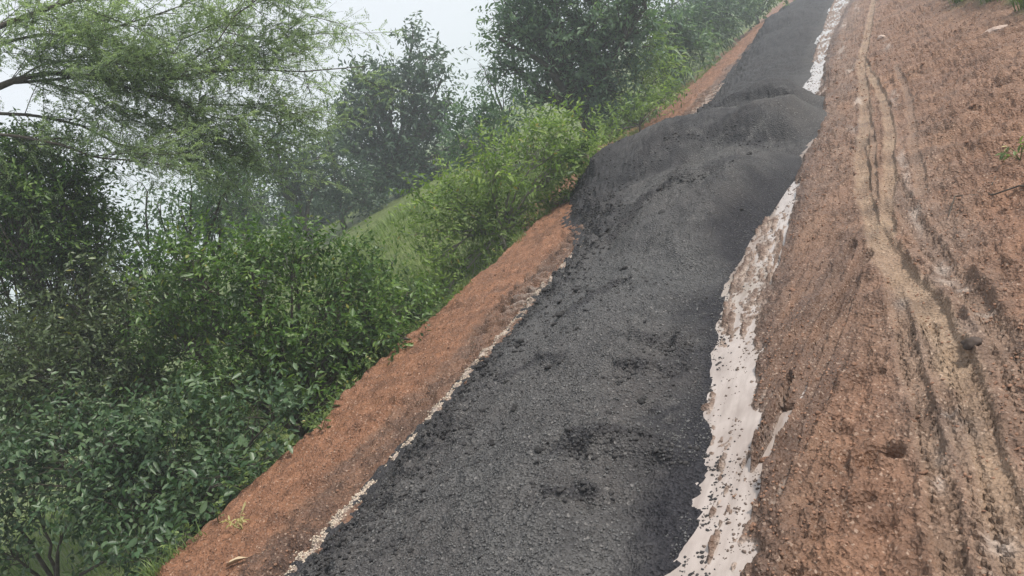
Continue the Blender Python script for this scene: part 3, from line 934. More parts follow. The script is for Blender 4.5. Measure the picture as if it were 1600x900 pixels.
# dark and brown bits lying in the shallow margins of the puddles
for nm, mat_, n, side in (('gravel_bits', M_CLUMP, 2600, 0), ('mud_bits', M_MUD, 4500, 1)):
    yy = 1.5 * (26 / 1.5) ** RNG.uniform(0, 1, n)
    l = np.interp(yy, PUD_Y, PUD_L); rr_ = np.interp(yy, PUD_Y, PUD_R)
    ge = np.interp(yy, GR_X_Y, GR_X)
    xx = np.where(side == 0, ge - .03 + np.abs(RNG.normal(0, .055, n)), rr_ + .05 - np.abs(RNG.normal(0, .09, n)))
    zz = ground_z(xx, yy)[0]
    k = (zz < WATER_Z + .002) & ((yy < 8) | (yy > 10.8)) & (fbm(xx * 7, yy * 4, 2, 121 + side) > -.05)
    xx, yy = xx[k], yy[k]
    V, F = rocks(np.column_stack([xx, yy, np.full(len(xx), WATER_Z + .0005)]), (.002 + .0065 * RNG.uniform(0, 1, len(xx)) ** 2.5) * (1 + yy * .05), IV, IF, .35, .6)
    o = link(nm, mesh_np(nm, V, [F]), mat_, road); tag(o, kind='stuff')


def boulder(name, label, cat, x, y, size, mat, seed):
    g = np.random.default_rng(seed)
    bm = bmesh.new()
    bmesh.ops.create_icosphere(bm, subdivisions=3, radius=1)
    for v in bm.verts:
        c = np.array(v.co)
        d = 1 + .38 * float(perlin(np.array(c[0] * 1.3 + c[2]), np.array(c[1] * 1.3 - c[2]), seed)) + .07 * float(perlin(np.array(c[0] * 4 + c[2] * 2), np.array(c[1] * 4), seed + 1))
        v.co = Vector((c * d * np.array(size)).tolist())
    me = bpy.data.meshes.new(name); bm.to_mesh(me); bm.free()
    for p in me.polygons: p.use_smooth = True
    o = link(name, me, mat, loc=(x, y, zat(x, y) + size[2] * .35))
    o.rotation_euler = (0, 0, g.uniform(0, .6))
    return tag(o, label, cat)


import bmesh
boulder('stone', 'flat pale stone lying near the upper right edge of the road', 'stone', 0.965, 10.4, (.12, .20, .05), M_STONE, 5)
boulder('stone', 'dark wet stone half sunk beside the right wheel track', 'stone', -0.065, 3.05, (.036, .030, .022), M_DSTONE, 9)
boulder('stone', 'brown clod-like stone between the two upper wheel tracks and the right bank', 'stone', -0.2, 13.6, (.05, .12, .035), M_STONE, 12)

# ------------------------------------------------------------------ plants
def shade_tint(P, c, r, rng, lo=.15, hi=.9):
    return np.clip(rng.uniform(lo, hi, len(P)), 0, .94)


def crown_leaves(blobs, leaf_l, leaf_w, cover, rng, shell=.45, up=.45, twig=0.28, per=10, yellow=0.0, droop=0.0, flat=0.6):
    """leaf positions for a crown made of clumps: blobs = (centre, radius, density)"""
    Ps, Ds, Ns, Ts, tw = [], [], [], [], []
    for (c, rad, dens) in blobs:
        area = math.pi * rad * rad
        n = int(cover * dens * area / (0.55 * leaf_l * leaf_w))
        nt_ = max(3, n // per)
        # twig roots inside the clump, uneven
        d = unit(rng.normal(size=(nt_, 3)))
        rr = rad * rng.uniform(0, 1, nt_) ** shell
        ns = rng.integers(6, 10)
        sc = unit(rng.normal(size=(ns, 3)) + np.array([0, 0, .15])) * (rad * rng.uniform(.45, .85, (ns, 1)))
        pick = rng.integers(0, ns, nt_)
        lump = 1 + .28 * np.sin(d[:, 0] * 5 + c[0] * 3) * np.sin(d[:, 2] * 5 + c[1] * 2) + .18 * np.sin(d[:, 1] * 11 + c[2] * 7)
        base = c + sc[pick] + d * (rr * lump)[:, None] * rng.uniform(.34, .50, ns)[pick][:, None]
        td = unit(d * .8 + np.array([0, 0, up]) + rng.normal(0, .45, (nt_, 3)))
        tl = twig * rng.uniform(.5, 1.4, nt_)
        s = (np.arange(per) + .5) / per
        jitter = rng.uniform(-.05, .05, (nt_, per))
        pos = base[:, None] + td[:, None] * (tl[:, None] * (s[None] + jitter))[..., None]
        pos[..., 2] -= droop * (tl[:, None] * s[None] ** 2)
        side = unit(np.cross(td, rng.normal(size=(nt_, 3))))
        sgn = np.where(np.arange(per) % 2 == 0, 1, -1)[None, :, None]
        ld = unit(td[:, None] * .55 + side[:, None] * sgn * .8 + rng.normal(0, .30, (nt_, per, 3)) + np.array([0, 0, -.15 - droop * .4]))
        ln = unit(np.array([0, 0, flat])[None, None] + rng.normal(0, .42, (nt_, per, 3)) + td[:, None] * .2)
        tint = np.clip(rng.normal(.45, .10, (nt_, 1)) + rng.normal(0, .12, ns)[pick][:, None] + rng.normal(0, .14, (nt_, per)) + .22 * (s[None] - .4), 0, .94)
        tint = np.where(rng.uniform(size=tint.shape) < yellow, .97, tint)
        Ps.append(pos.reshape(-1, 3)); Ds.append(ld.reshape(-1, 3)); Ns.append(ln.reshape(-1, 3)); Ts.append(tint.ravel())
        tw.append((base, base + td * tl[:, None]))
    return np.concatenate(Ps), np.concatenate(Ds), np.concatenate(Ns), np.concatenate(Ts), tw


def curve_to(a, b, rng, n=7, sag=.12):
    a, b = np.asarray(a, float), np.asarray(b, float)
    t = np.linspace(0, 1, n)[:, None]
    L = np.linalg.norm(b - a)
    off = unit(rng.normal(size=3)) * L * sag
    p = a + (b - a) * t + off * (np.sin(np.pi * t)) + rng.normal(0, .012 * L, (n, 3)) * np.sin(np.pi * t)
    p[:, 2] += .10 * L * np.sin(np.pi * t[:, 0])
    return p


def plant(name, label, cat, base, blobs, leaf_l, leaf_w, cover, mat, bark, rng_seed, group=None, trunk_r=.08, fine=False,
          parts=('trunk', 'crown'), yellow=0.0, twig=.28, per=10, shell=.45, up=.45, single=0, droop=0.0, fork=.35, flat=0.6, twigs=.25):
    rng = np.random.default_rng(rng_seed)
    base = np.asarray(base, float)
    root = empty(name, base.tolist())
    tag(root, label, cat, group)
    P, D, N, T, tw = crown_leaves(blobs, leaf_l, leaf_w, cover, rng, shell, up, twig, per, yellow, droop, flat)
    wood = MB()
    cen = np.mean([b[0] for b in blobs], axis=0)
    forkp = base + (cen - base) * fork
    forkp[:2] = base[:2] + (cen[:2] - base[:2]) * fork * .5
    tp = curve_to(base - [0, 0, .15], forkp, rng, 6, .05)
    wood.tube(tp, np.linspace(trunk_r * 1.25, trunk_r * .85, 6), 8)
    for (c, r_, d_), (b0, b1) in zip(blobs, tw):
        p = curve_to(forkp, c, rng, 8, .08)
        wood.tube(p, np.linspace(trunk_r * .7, trunk_r * .22, 8), 6)
        m = max(2, int(len(b0) * twigs))
        for j in rng.permutation(len(b0))[:m]:
            st = p[rng.integers(4, 8)]
            wood.tube(curve_to(st, b0[j], rng, 4, .1), np.linspace(trunk_r * .16, trunk_r * .06, 4), 4)
            wood.tube(np.stack([b0[j], b1[j]]), np.array([trunk_r * .06, trunk_r * .03]), 3)
    wood.build(parts[0], bark, root, origin=base)
    L = leaf_l * np.clip(rng.lognormal(-.08, .30, len(P)), .35, 1.5); W = leaf_w * rng.uniform(.7, 1.2, len(P))
    if single:
        near = np.argsort(np.linalg.norm(P - C0, axis=1) - 4 * L)[:single]
        rest = np.ones(len(P), bool); rest[near] = False
        lib = []
        for q in range(7):
            v, f, kk = leaf_arrays(np.zeros((1, 3)), np.array([[1., 0, 0]]), np.array([[0., 0, 1]]), 1.0, leaf_w / leaf_l, True)
            me = mesh_np('leaf', v, f, {'tint': np.full(len(v), .12 + q * .13)})
            me.materials.append(mat); lib.append(me)
        for j in near:
            x = unit(D[j]); yv = unit(np.cross(N[j], x)); zv = np.cross(x, yv)
            o = bpy.data.objects.new('leaf', lib[int(np.clip(T[j] * 7, 0, 6))])
            o.matrix_world = Matrix(((x[0] * L[j], yv[0] * L[j], zv[0] * L[j], P[j][0] - base[0]), (x[1] * L[j], yv[1] * L[j], zv[1] * L[j], P[j][1] - base[1]),
                                     (x[2] * L[j], yv[2] * L[j], zv[2] * L[j], P[j][2] - base[2]), (0, 0, 0, 1)))
            o.parent = root
            COL.objects.link(o)
        P, D, N, T, L, W = P[rest], D[rest], N[rest], T[rest], L[rest], W[rest]
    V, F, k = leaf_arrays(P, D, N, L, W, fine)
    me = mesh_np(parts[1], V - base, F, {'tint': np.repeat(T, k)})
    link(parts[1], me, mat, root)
    return root


def B(lst, dist, jit=0.0, rng=None, dens=1.0):
    """clumps given by direction, apparent radius and distance"""
    out = []
    g = np.random.default_rng(int(abs(lst[0][0]) * 7 + lst[0][1] + 1000))
    for it in lst:
        px, py, rp = it[:3]
        d = dist + (it[3] if len(it) > 3 else 0) + g.uniform(-jit, jit)
        out.append((at(px, py, d), rp * d / FPX, (it[4] if len(it) > 4 else dens)))
    return out


def foot(px, py, dist, dx=0, dy=0):
    p = at(px, py, dist)
    return (p[0] + dx, p[1] + dy, zat(p[0] + dx, p[1] + dy))


# foreground bushes below the embankment
plant('leafy_bush', 'front bush of large pale-backed leaves under the red shoulder, lower left', 'bush', foot(240, 800, 7.0),
      B([(330, 670, 75), (425, 655, 45, -.3), (270, 740, 80), (350, 745, 50, -.4), (165, 690, 90, .4), (190, 790, 60), (270, 840, 55, -.4), (240, 880, 45, -.5), (70, 720, 90, .6), (420, 725, 30, -.9), (340, 800, 34, -1.0), (285, 860, 34, -1.1), (470, 668, 26, -.8), (380, 760, 30, -.9)], 6.8, .3),
      .062, .032, 2.5, L_FRONT, M_BARK, 21, trunk_r=.030, fine=True, parts=('stem', 'foliage'), single=270, per=9, twig=.34, shell=.38, flat=.75)
plant('leafy_bush', 'broad green bush with bright sunlit top below the middle of the shoulder', 'bush', foot(420, 640, 7.6),
      B([(300, 425, 55), (375, 425, 60), (455, 420, 52), (540, 440, 50), (595, 480, 52), (640, 500, 36), (330, 510, 80), (440, 525, 85), (540, 540, 66), (255, 500, 70, .3), (400, 610, 75), (495, 595, 60), (300, 590, 70, .2), (590, 560, 38, -.2), (640, 530, 26, -.5), (560, 590, 28, -.7), (520, 630, 26, -.8), (590, 430, 40), (560, 410, 30, .3), (640, 460, 38), (470, 400, 40), (520, 480, 50), (600, 530, 45, -.2), (660, 490, 24, -.3), (400, 460, 50), (560, 520, 50, -.3)], 7.6, .3),
      .058, .029, 2.5, L_BUSH, M_BARK, 22, trunk_r=.030, fine=False, parts=('stem', 'foliage'), single=120, per=10, twig=.28, yellow=.012, shell=.38, flat=.75)
plant('scrub_bush', 'dull olive tangled bush at the far left under the feathery tree', 'bush', foot(110, 640, 8.8),
      B([(60, 590, 80), (150, 540, 75), (220, 590, 65), (110, 640, 75), (40, 660, 70), (200, 480, 55), (130, 450, 60), (60, 500, 45, .2, .8), (20, 580, 60, .6), (170, 600, 60, .5), (110, 500, 55, .5)], 8.6, .4),
      .060, .026, 2.8, L_DULL, M_BARK, 23, trunk_r=.035, parts=('stem', 'foliage'), per=12, twig=.35, yellow=.01)
plant('scrub_bush', 'small low dark bush with bare twigs in the lower left corner', 'bush', foot(30, 850, 8.2),
      B([(20, 870, 40), (60, 800, 40, 0, .5), (10, 800, 35), (120, 790, 30, 0, .35), (190, 870, 30, -.6, .6)], 8.0, .3),
      .075, .038, 1.5, L_FRONT, M_BARK, 24, trunk_r=.03, parts=('stem', 'foliage'), per=8, twig=.4, twigs=.8)
plant('young_tree', 'green leafy young tree below the feathery branches at the left edge', 'tree', foot(20, 520, 9.4),
      B([(30, 310, 75), (100, 330, 70), (50, 390, 75), (130, 400, 60), (0, 430, 45, 0, .7), (150, 340, 35), (20, 370, 60, .5), (90, 280, 55), (10, 270, 60)], 9.2, .4),
      .056, .026, 2.9, L_BUSH, M_BARK, 25, trunk_r=.05, per=12, twig=.3)
plant('sparse_tree', 'thin sparse tree with sky showing through, above the broad bush', 'tree', foot(280, 520, 10.5),
      B([(300, 300, 42, 0, .7), (250, 335, 42, 0, .7), (340, 340, 50), (210, 370, 36, 0, .5), (290, 380, 50), (360, 290, 30, 0, .6), (230, 300, 25, 0, .4), (360, 390, 40), (205, 410, 40, -.6), (240, 440, 45, -.6), (180, 430, 30, -.6), (290, 420, 40, -.5)], 10.4, .3),
      .070, .034, 1.2, L_TREE, M_BARK, 26, trunk_r=.045, per=8, twig=.32)
# bush on the shoulder edge
plant('vine_bush', 'bright yellow-green bush hung with vines beside the gravel heaps', 'bush', foot(800, 350, 10.6, -.2),
      B([(895, 222, 42), (835, 240, 50), (770, 275, 52), (710, 320, 50), (668, 320, 30), (870, 275, 52), (800, 325, 58), (735, 370, 50), (690, 400, 36), (925, 240, 26, -.3), (790, 385, 30, -.3), (840, 340, 30, -.3), (890, 300, 28, -.3), (660, 370, 28), (720, 430, 26, -.3), (700, 455, 20, -.4)], 10.5, .35),
      .080, .033, 2.4, L_VINE, M_BARKP, 27, trunk_r=.03, fine=False, parts=('stem', 'foliage'), per=10, twig=.36, yellow=.012, shell=.38, up=.6, single=60)
# big tree
plant('big_tree', 'big dense grey-green tree rising beyond the vine bush to the picture top', 'tree', foot(950, 200, 17.0, -.5),
      B([(800, 45, 42), (850, 25, 70), (925, 50, 85), (985, 60, 60), (880, 105, 70), (950, 130, 70), (800, 105, 34), (835, 150, 42), (905, 175, 48), (850, -60, 85), (950, -60, 95), (965, 190, 35), (780, 60, 22, 0, .6), (1010, 10, 45)], 17.0, .7),
      .130, .056, 2.9, L_TREE, M_BARK, 28, trunk_r=.13, per=10, twig=.5)
plant('bamboo_shrub', 'lighter drooping shrub at the right side of the big tree', 'shrub', foot(985, 180, 17.5, .1),
      B([(1000, 110, 36), (985, 150, 32), (1020, 80, 30), (1030, 120, 25), (990, 180, 22)], 17.3, .3),
      .16, .035, 1.7, L_VINE, M_BARK, 29, trunk_r=.03, parts=('stem', 'foliage'), per=9, twig=.5, droop=.5)
plant('dark_shrub', 'dark blue-green shrub between the big tree and the tall maize', 'shrub', foot(1045, 130, 22.5, -.3),
      B([(1050, 60, 34), (1060, 95, 30), (1035, 100, 26), (1050, 125, 24), (1070, 40, 20), (1030, 40, 24)], 22.5, .4),
      .13, .05, 2.4, L_FAR, M_BARK, 30, trunk_r=.05, parts=('stem', 'foliage'), per=9, twig=.4)
plant('twiggy_tree', 'thin twiggy tree with hanging leaves against the sky beside the big tree', 'tree', foot(790, 200, 18.5),
      B([(775, 95, 22, 0, .45), (790, 130, 26, 0, .5), (762, 125, 20, 0, .35), (750, 100, 15, 0, .25), (800, 160, 22, 0, .6)], 18.3, .2),
      .13, .03, 1.2, L_FAR, M_BARK, 31, trunk_r=.035, per=8, twig=.45, droop=.6)
plant('pale_shrub', 'pale green rounded shrub in the gap left of the big tree', 'shrub', foot(745, 240, 15.5),
      B([(745, 190, 40), (775, 170, 34), (715, 215, 34), (800, 200, 36), (765, 225, 40), (730, 250, 30)], 15.5, .3),
      .10, .048, 2.0, L_TREE, M_BARKP, 32, trunk_r=.04, parts=('stem', 'foliage'), per=9, twig=.35)
# far trees
plant('round_tree', 'hazy round-crowned tree with a narrow leaning top against the sky', 'tree', foot(640, 330, 25.0),
      B([(600, 165, 40), (650, 150, 40), (620, 220, 55), (680, 205, 42), (570, 235, 34), (660, 265, 52), (590, 285, 45), (725, 245, 32), (645, 62, 20, 0, .8), (665, 92, 24, 0, .8), (690, 125, 20, 0, .7), (668, 122, 20), (705, 160, 20, 0, .6), (560, 190, 22, 0, .7), (645, 300, 40), (700, 290, 36), (555, 185, 34), (590, 130, 26), (545, 230, 30), (585, 135, 34), (612, 140, 30), (735, 275, 32), (560, 160, 26)], 25.0, .6),
      .19, .09, 4.0, L_FAR, M_BARK, 33, trunk_r=.14, per=9, twig=.6)
plant('grove_tree', 'dark tree with forked black trunk left of the round hazy tree', 'tree', foot(482, 378, 23.0),
      B([(480, 250, 40), (440, 270, 45), (500, 290, 40), (420, 225, 34), (460, 300, 40), (440, 180, 24, 0, .5)], 23.0, .5),
      .17, .075, 2.7, L_FAR, M_BARK, 34, trunk_r=.12, per=9, twig=.5, fork=.3)
plant('grove_tree', 'slim dark tree with two thin stems behind the green bank', 'tree', foot(545, 372, 23.5),
      B([(545, 275, 38), (520, 240, 26, 0, .6), (575, 310, 36), (510, 212, 13, 0, .7), (530, 310, 30)], 23.5, .4),
      .16, .07, 2.5, L_FAR, M_BARK, 35, trunk_r=.08, per=9, twig=.45, fork=.3)
plant('grove_tree', 'low dark tree at the left end of the hazy grove', 'tree', foot(390, 385, 22.0),
      B([(380, 280, 38), (350, 300, 40), (400, 320, 40), (370, 340, 40), (330, 350, 40), (340, 250, 24, 0, .5)], 22.0, .5),
      .15, .065, 2.7, L_FAR, M_BARK, 36, trunk_r=.09, per=9, twig=.5)
plant('grove_tree', 'dark undergrowth tree behind the trunks at the foot of the grove', 'tree', foot(500, 385, 30.0),
      B([(440, 330, 45), (500, 330, 45), (560, 335, 40), (400, 350, 40), (610, 330, 36), (470, 355, 40), (540, 355, 36)], 29.0, .5),
      .2, .09, 2.6, L_FAR, M_BARK, 37, trunk_r=.1, per=9, twig=.5)
plant('far_shrub', 'hazy green shrub at the far end of the gravel, top of the road', 'shrub', foot(1195, 18, 34.0, -.4),
      B([(1180, -2, 18), (1205, -8, 18), (1165, -5, 18), (1225, -12, 16), (1195, -18, 20), (1190, 12, 16), (1168, 18, 16)], 34, .3),
      .20, .075, 2.6, L_VINE, M_BARK, 38, trunk_r=.05, parts=('stem', 'foliage'), per=9, twig=.4)
for _k, (_p, _d, _lab, _sd) in enumerate((((1085, 92), 21.5, 'dense green roadside shrub just beyond the big tree, nearest of three behind the maize', 141), ((1130, 58), 26.0, 'dense roadside shrub in the middle of the three behind the maize', 142), ((1165, 32), 31.0, 'hazy roadside shrub farthest along the verge behind the maize', 143))):
    plant('roadside_shrub', _lab, 'shrub', foot(_p[0], _p[1], _d, -.9),
          B([(_p[0] - 20, _p[1] - 15, 26), (_p[0] - 2, _p[1] - 30, 24), (_p[0] - 30, _p[1] - 45, 26), (_p[0] - 10, _p[1] - 60, 22), (_p[0] + 8, _p[1] - 8, 16)], _d + .4, .3),
          .15, .055, 2.6, L_TREE if _k != 1 else L_FAR, M_BARK, _sd, group='shrubs along the far left verge', trunk_r=.03, parts=('stem', 'foliage'), per=9, twig=.35)
plant('far_thicket', 'dark hazy thicket closing the view behind the tall maize', 'shrub', foot(1110, 70, 38.0, -1.5),
      B([(1080, 35, 26), (1110, 20, 28), (1140, 15, 24), (1060, 10, 30, 0, .7), (1100, -10, 30), (1150, -8, 24), (1125, 45, 18), (1090, 60, 18)], 38, .6),
      .24, .10, 2.6, L_FAR, M_BARK, 39, trunk_r=.07, parts=('stem', 'foliage'), per=9, twig=.5)
plant('verge_shrub', 'low bright green shrub on the shoulder edge below the big tree', 'shrub', foot(1005, 195, 14.5, -.1),
      B([(1005, 170, 24), (1030, 155, 20), (975, 195, 22), (1050, 140, 16, .8), (950, 215, 20, -.6)], 14.7, .3),
      .09, .036, 2.3, L_VINE, M_BARK, 40, trunk_r=.02, parts=('stem', 'foliage'), per=9, twig=.3)


# the feathery tree that hangs in from the left
def feathery_tree():
    rng = np.random.default_rng(77)
    base = np.array(foot(-330, 620, 9.3))
    root = empty('feathery_tree', base.tolist())
    tag(root, 'feathery thorn tree reaching in from the left with long drooping branches', 'tree')
    wood = MB()
    A = lambda x, y, d=9.0: at(x, y, d)
    trunk = np.array([base - [0, 0, .2], A(-300, 480, 9.2), A(-250, 330, 9.1), A(-160, 220, 9.0), A(-70, 170, 9.0)])
    wood.tube(trunk, [.13, .115, .10, .085, .07], 8)
    limbs = [[(-70, 170), (0, 135), (30, 120), (80, 114), (140, 117), (200, 121), (260, 122), (330, 112), (400, 108), (470, 112), (565, 105)],
             [(-70, 170), (10, 128), (60, 124), (130, 125), (190, 135), (240, 148), (300, 160), (360, 165), (430, 160)],
             [(30, 122), (60, 100), (100, 94), (140, 86), (180, 92), (240, 105), (310, 106), (370, 88), (430, 60), (480, 25)],
             [(-160, 220), (-40, 60), (30, 28), (100, 4), (170, -30), (240, -50)],
             [(-40, 60), (20, 35), (70, 18), (110, 40), (140, 52), (170, 70), (240, 80), (300, 60), (350, 25), (400, -10)],
             [(60, 124), (110, 140), (150, 156), (200, 185), (260, 205), (330, 215), (370, 220), (410, 228)],
             [(-160, 220), (-60, 210), (20, 215), (90, 225), (150, 245), (210, 250), (270, 262)],
             [(-160, 220), (-80, 130), (0, 70), (60, 55), (120, 60), (190, 40), (260, 20), (310, 0)],
             [(260, 122), (300, 90), (340, 60), (370, 30), (400, 10), (420, -20)],
             [(-100, 190), (-20, 175), (50, 185), (120, 195), (190, 225), (260, 240), (310, 245), (350, 250)],
             [(140, 117), (210, 135), (270, 150), (340, 185), (380, 188), (420, 196)]]
    cl = []
    for li, l in enumerate(limbs):
        dd = 0.0 if li in (0, 1, 8, 10) else rng.uniform(-.7, .7)
        p = np.array([A(x + rng.normal(0, 3), y + rng.normal(0, 3), 9.0 + dd * min(1, i / 4) + rng.normal(0, .05)) for i, (x, y) in enumerate(l)])
        n = len(p)
        t = np.linspace(0, n - 1, n * 3)
        pp = np.stack([np.interp(t, np.arange(n), p[:, k]) for k in range(3)], 1)
        r0 = .045 if li in (0, 3) else (.012 if li in (8, 10, 2, 5, 4) else .026)
        wood.tube(pp, np.linspace(r0 * .8, .005, len(pp)), 6)
        cl.append(pp)
    P, D, N, T, LL, WW = [], [], [], [], [], []

    def compound(pos, d, m=8):
        # one feathery leaf: a thin stalk with paired leaflets
        d = unit(d); ln = rng.uniform(.09, .17)
        s = unit(np.cross(d, unit(rng.normal(size=3) * .6 + [0, 0, 1])))
        k = np.arange(m)
        pr = pos + d * (ln * (k[:, None] + 1) / m) - np.array([0, 0, .025]) * ((k[:, None] / m) ** 2)
        tt = np.clip(rng.normal(.5, .2), 0, .94)
        for sg in (1, -1):
            P.append(pr); D.append(d * .55 + s * sg + rng.normal(0, .15, (m, 3)))
            N.append(np.array([0, 0, .8]) + rng.normal(0, .3, (m, 3)))
            T.append(np.clip(tt + rng.normal(0, .07, m), 0, .94))
            LL.append(rng.uniform(.020, .036, m)); WW.append(rng.uniform(.010, .016, m))

    for pp in cl:
        n = len(pp)
        for j in range(5, n):
            if rng.uniform() < (.70 if len(pp) == 33 and j > 27 else .16): continue
            td = unit(pp[min(j + 1, n - 1)] - pp[j - 1])
            for q in range(1 if rng.uniform() < .65 else 2):
                d = unit(td * .8 + rng.normal(0, .62, 3) + CX * .3)
                ln = rng.uniform(.35, 1.0)
                m = 6
                t = np.linspace(0, 1, m)[:, None]
                w = pp[j] + d * ln * t + np.array([0, 0, -.12]) * ln * t ** 2 + rng.normal(0, .012, (m, 3)) * t
                wood.tube(w, np.linspace(.0045, .0016, m), 4)
                for z in range(1, m):
                    for _ in range(2):
                        d2 = unit(d * .7 + rng.normal(0, .55, 3) + CX * .3)
                        l2 = rng.uniform(.12, .35)
                        w2 = w[z] + d2 * l2 * np.linspace(0, 1, 3)[:, None]
                        wood.tube(w2, [.0018, .0014, .001], 3)
                        for y2 in range(3):
                            for _ in range(2 if rng.uniform() < .45 else 1):
                                compound(w2[y2] + rng.normal(0, .01, 3), d2 * .6 + rng.normal(0, .6, 3))
    wood.build('trunk', M_BARK, root, origin=base)
    P, D, N, T, LL, WW = map(np.concatenate, (P, D, N, T, LL, WW))
    V, F, k = leaf_arrays(P, D, N, LL, WW, False)
    link('crown', mesh_np('crown', V - base, F, {'tint': np.repeat(T, k)}), L_FEATHER, root)
    return len(P)


NF = feathery_tree()


# ------------------------------------------------------------------ grass, weeds and tall blades
def blades(P, h, w, rng, lean=.45, seg=3):
    """curved grass blades: arrays of root points"""
    n = len(P)
    az = rng.uniform(0, 2 * np.pi, n)
    d = np.stack([np.cos(az), np.sin(az), az * 0], 1)
    s = np.stack([-np.sin(az), np.cos(az), az * 0], 1)
    h = np.broadcast_to(h, (n,)) * rng.uniform(.55, 1.2, n)
    ln = lean * rng.uniform(.3, 1.5, n)
    vs = []
    for i in range(seg + 1):
        t = i / seg
        c = P + np.array([0, 0, 1.0]) * (h * (t - .28 * ln * t * t))[:, None] + d * (h * ln * t * t)[:, None]
        if i < seg:
            ww = (w * (1 - .75 * t ** 1.5))
            vs += [c - s * ww * .5, c + s * ww * .5]
        else:
            vs.append(c)
    V = np.stack(vs, 1).reshape(-1, 3)
    k = 2 * seg + 1
    b = np.arange(n)[:, None] * k
    Q = np.concatenate([b + np.array([[2 * i, 2 * i + 1, 2 * i + 3, 2 * i + 2]]) for i in range(seg - 1)]) if seg > 1 else np.zeros((0, 4), int)
    Tt = b + np.array([[2 * seg - 2, 2 * seg - 1, 2 * seg]])
    return V, [Q, Tt], k


rng = np.random.default_rng(5)
n = 26000
x = rng.uniform(-11.5, -5.0, n); y = rng.uniform(2.0, 15.5, n)
k = (x < shoulder_x(y) - .45 - 1.1 * sst(7, 5, y))
x, y = x[k], y[k]
z = ground_z(x, y)[0]
V, F, kk = blades(np.stack([x, y, z - .02], 1), .26 * (1 + .8 * np.clip(fbm(x * .9, y * .9, 2, 104), -.5, .9)), .010, rng, .5)
tag(link('grass', mesh_np('grass', V, F, {'tint': np.repeat(np.clip(rng.normal(.6, .2, len(x)) + .5 * fbm(x * .8, y * .8, 2, 105), 0, .94), kk)}), L_GRASS),
    'pale green grass covering the bank below the road', 'grass', kind='stuff')
n = 10000
y = 2.0 * (26 / 2.0) ** rng.uniform(0, 1, n); x = shoulder_x(y) - np.abs(rng.normal(.10, .16, n)) + .05
k = fbm(x * 1.4, y * 1.4, 2, 120) > .75 - .80 * sst(3.2, 8, y)
x, y = x[k], y[k]; z = ground_z(x, y)[0]
V, F, kk = blades(np.stack([x, y, z - .01], 1), .12, .006, rng, .8)
tag(link('verge_grass', mesh_np('verge_grass', V, F, {'tint': np.repeat(np.clip(rng.normal(.65, .2, len(x)), 0, .94), kk)}), L_GRASS),
    'thin grass fringe along the edge of the red shoulder', 'grass', kind='stuff')

# small weeds rooted along the shoulder
def weed_meshes(seed, nl, ll, lw, h):
    g = np.random.default_rng(seed)
    st = MB()
    P, D, N, T = [], [], [], []
    for s in range(g.integers(3, 6)):
        az = g.uniform(0, 6.28)
        tip = np.array([math.cos(az) * h * .6, math.sin(az) * h * .6, h * g.uniform(.5, 1)])
        p = curve_to([0, 0, -.01], tip, g, 6, .1)
        st.tube(p, np.linspace(.004, .0015, 6), 4)
        for j in range(nl):
            q = p[g.integers(2, 6)] + g.normal(0, .006, 3)
            P.append(q); D.append(unit(g.normal(0, .7, 3) + [math.cos(az), math.sin(az), .2])); N.append(unit(g.normal(0, .35, 3) + [0, 0, 1])); T.append(np.clip(g.normal(.6, .2), 0, .99))
    V, F, k = leaf_arrays(np.array(P), np.array(D), np.array(N), ll * g.uniform(.6, 1.2, len(P)), lw, True)
    Vs = np.concatenate(st.V); Fs = np.concatenate(st.F)
    a = mesh_np('stem', Vs, [Fs], {'tint': np.full(len(Vs), .4)}); a.materials.append(L_WEED)
    b = mesh_np('foliage', V, F, {'tint': np.repeat(np.array(T), k)}); b.materials.append(L_WEED)
    return a, b


WM = [weed_meshes(40 + i, 6 + i % 3, .05 + .012 * (i % 2), .022, .14 + .04 * (i % 3)) for i in range(5)]
WD = weed_meshes(52, 7, .055, .016, .13)
for _m in WD:
    _m.attributes['tint'].data.foreach_set('value', np.full(len(_m.vertices), .97, np.float32))
WEEDS = [(-4.36, 3.05), (-4.40, 3.25), (-4.30, 2.75), (-4.45, 3.6), (-4.38, 3.95), (-4.50, 4.3), (-4.42, 4.75), (-4.50, 5.1), (-4.46, 5.6), (-4.55, 6.1), (-4.50, 6.7), (-4.42, 7.3), (-4.45, 8.0),
         (-4.48, 8.9), (-4.5, 13.0), (-4.45, 14.2), (-4.5, 15.1), (-4.48, 16.3), (-4.46, 17.4), (-4.5, 18.8), (-4.5, 20.1), (-4.45, 21.7), (-4.55, 4.05), (-4.47, 4.48), (-4.34, 2.5)]
for i, (wx, wy) in enumerate(WEEDS):
    o = empty('weed', (wx, wy, zat(wx, wy)), i * 1.7)
    s = .62 + .06 * wy
    o.scale = (s, s, s)
    where = 'the front bush' if wy < 3.4 else 'the broad green bush' if wy < 6.3 else 'the vine bush' if wy < 9.5 else 'the big tree'
    tag(o, 'small leafy weed rooted on the shoulder edge beside ' + where, 'weed', 'weeds on the shoulder edge beside ' + where)
    a, b = WM[i % 5]
    link('stem', a, None, o); link('foliage', b, None, o)
for (wx, wy, s, lab) in ((-3.93, 2.62, .9, 'small dry straw-coloured weed standing alone on the red shoulder'), (0.425, 5.36, .8, 'tiny yellow-green seedling on the bare earth at the right picture edge'), (-4.2, 3.75, .8, 'pale tuft of weed leaning onto the red shoulder')):
    o = empty('weed', (wx, wy, zat(wx, wy)), 2.2); o.scale = (s, s, s)
    tag(o, lab, 'weed')
    a, b = WD if 'dry' in lab else WM[1]
    link('stem', a, None, o); link('foliage', b, None, o)


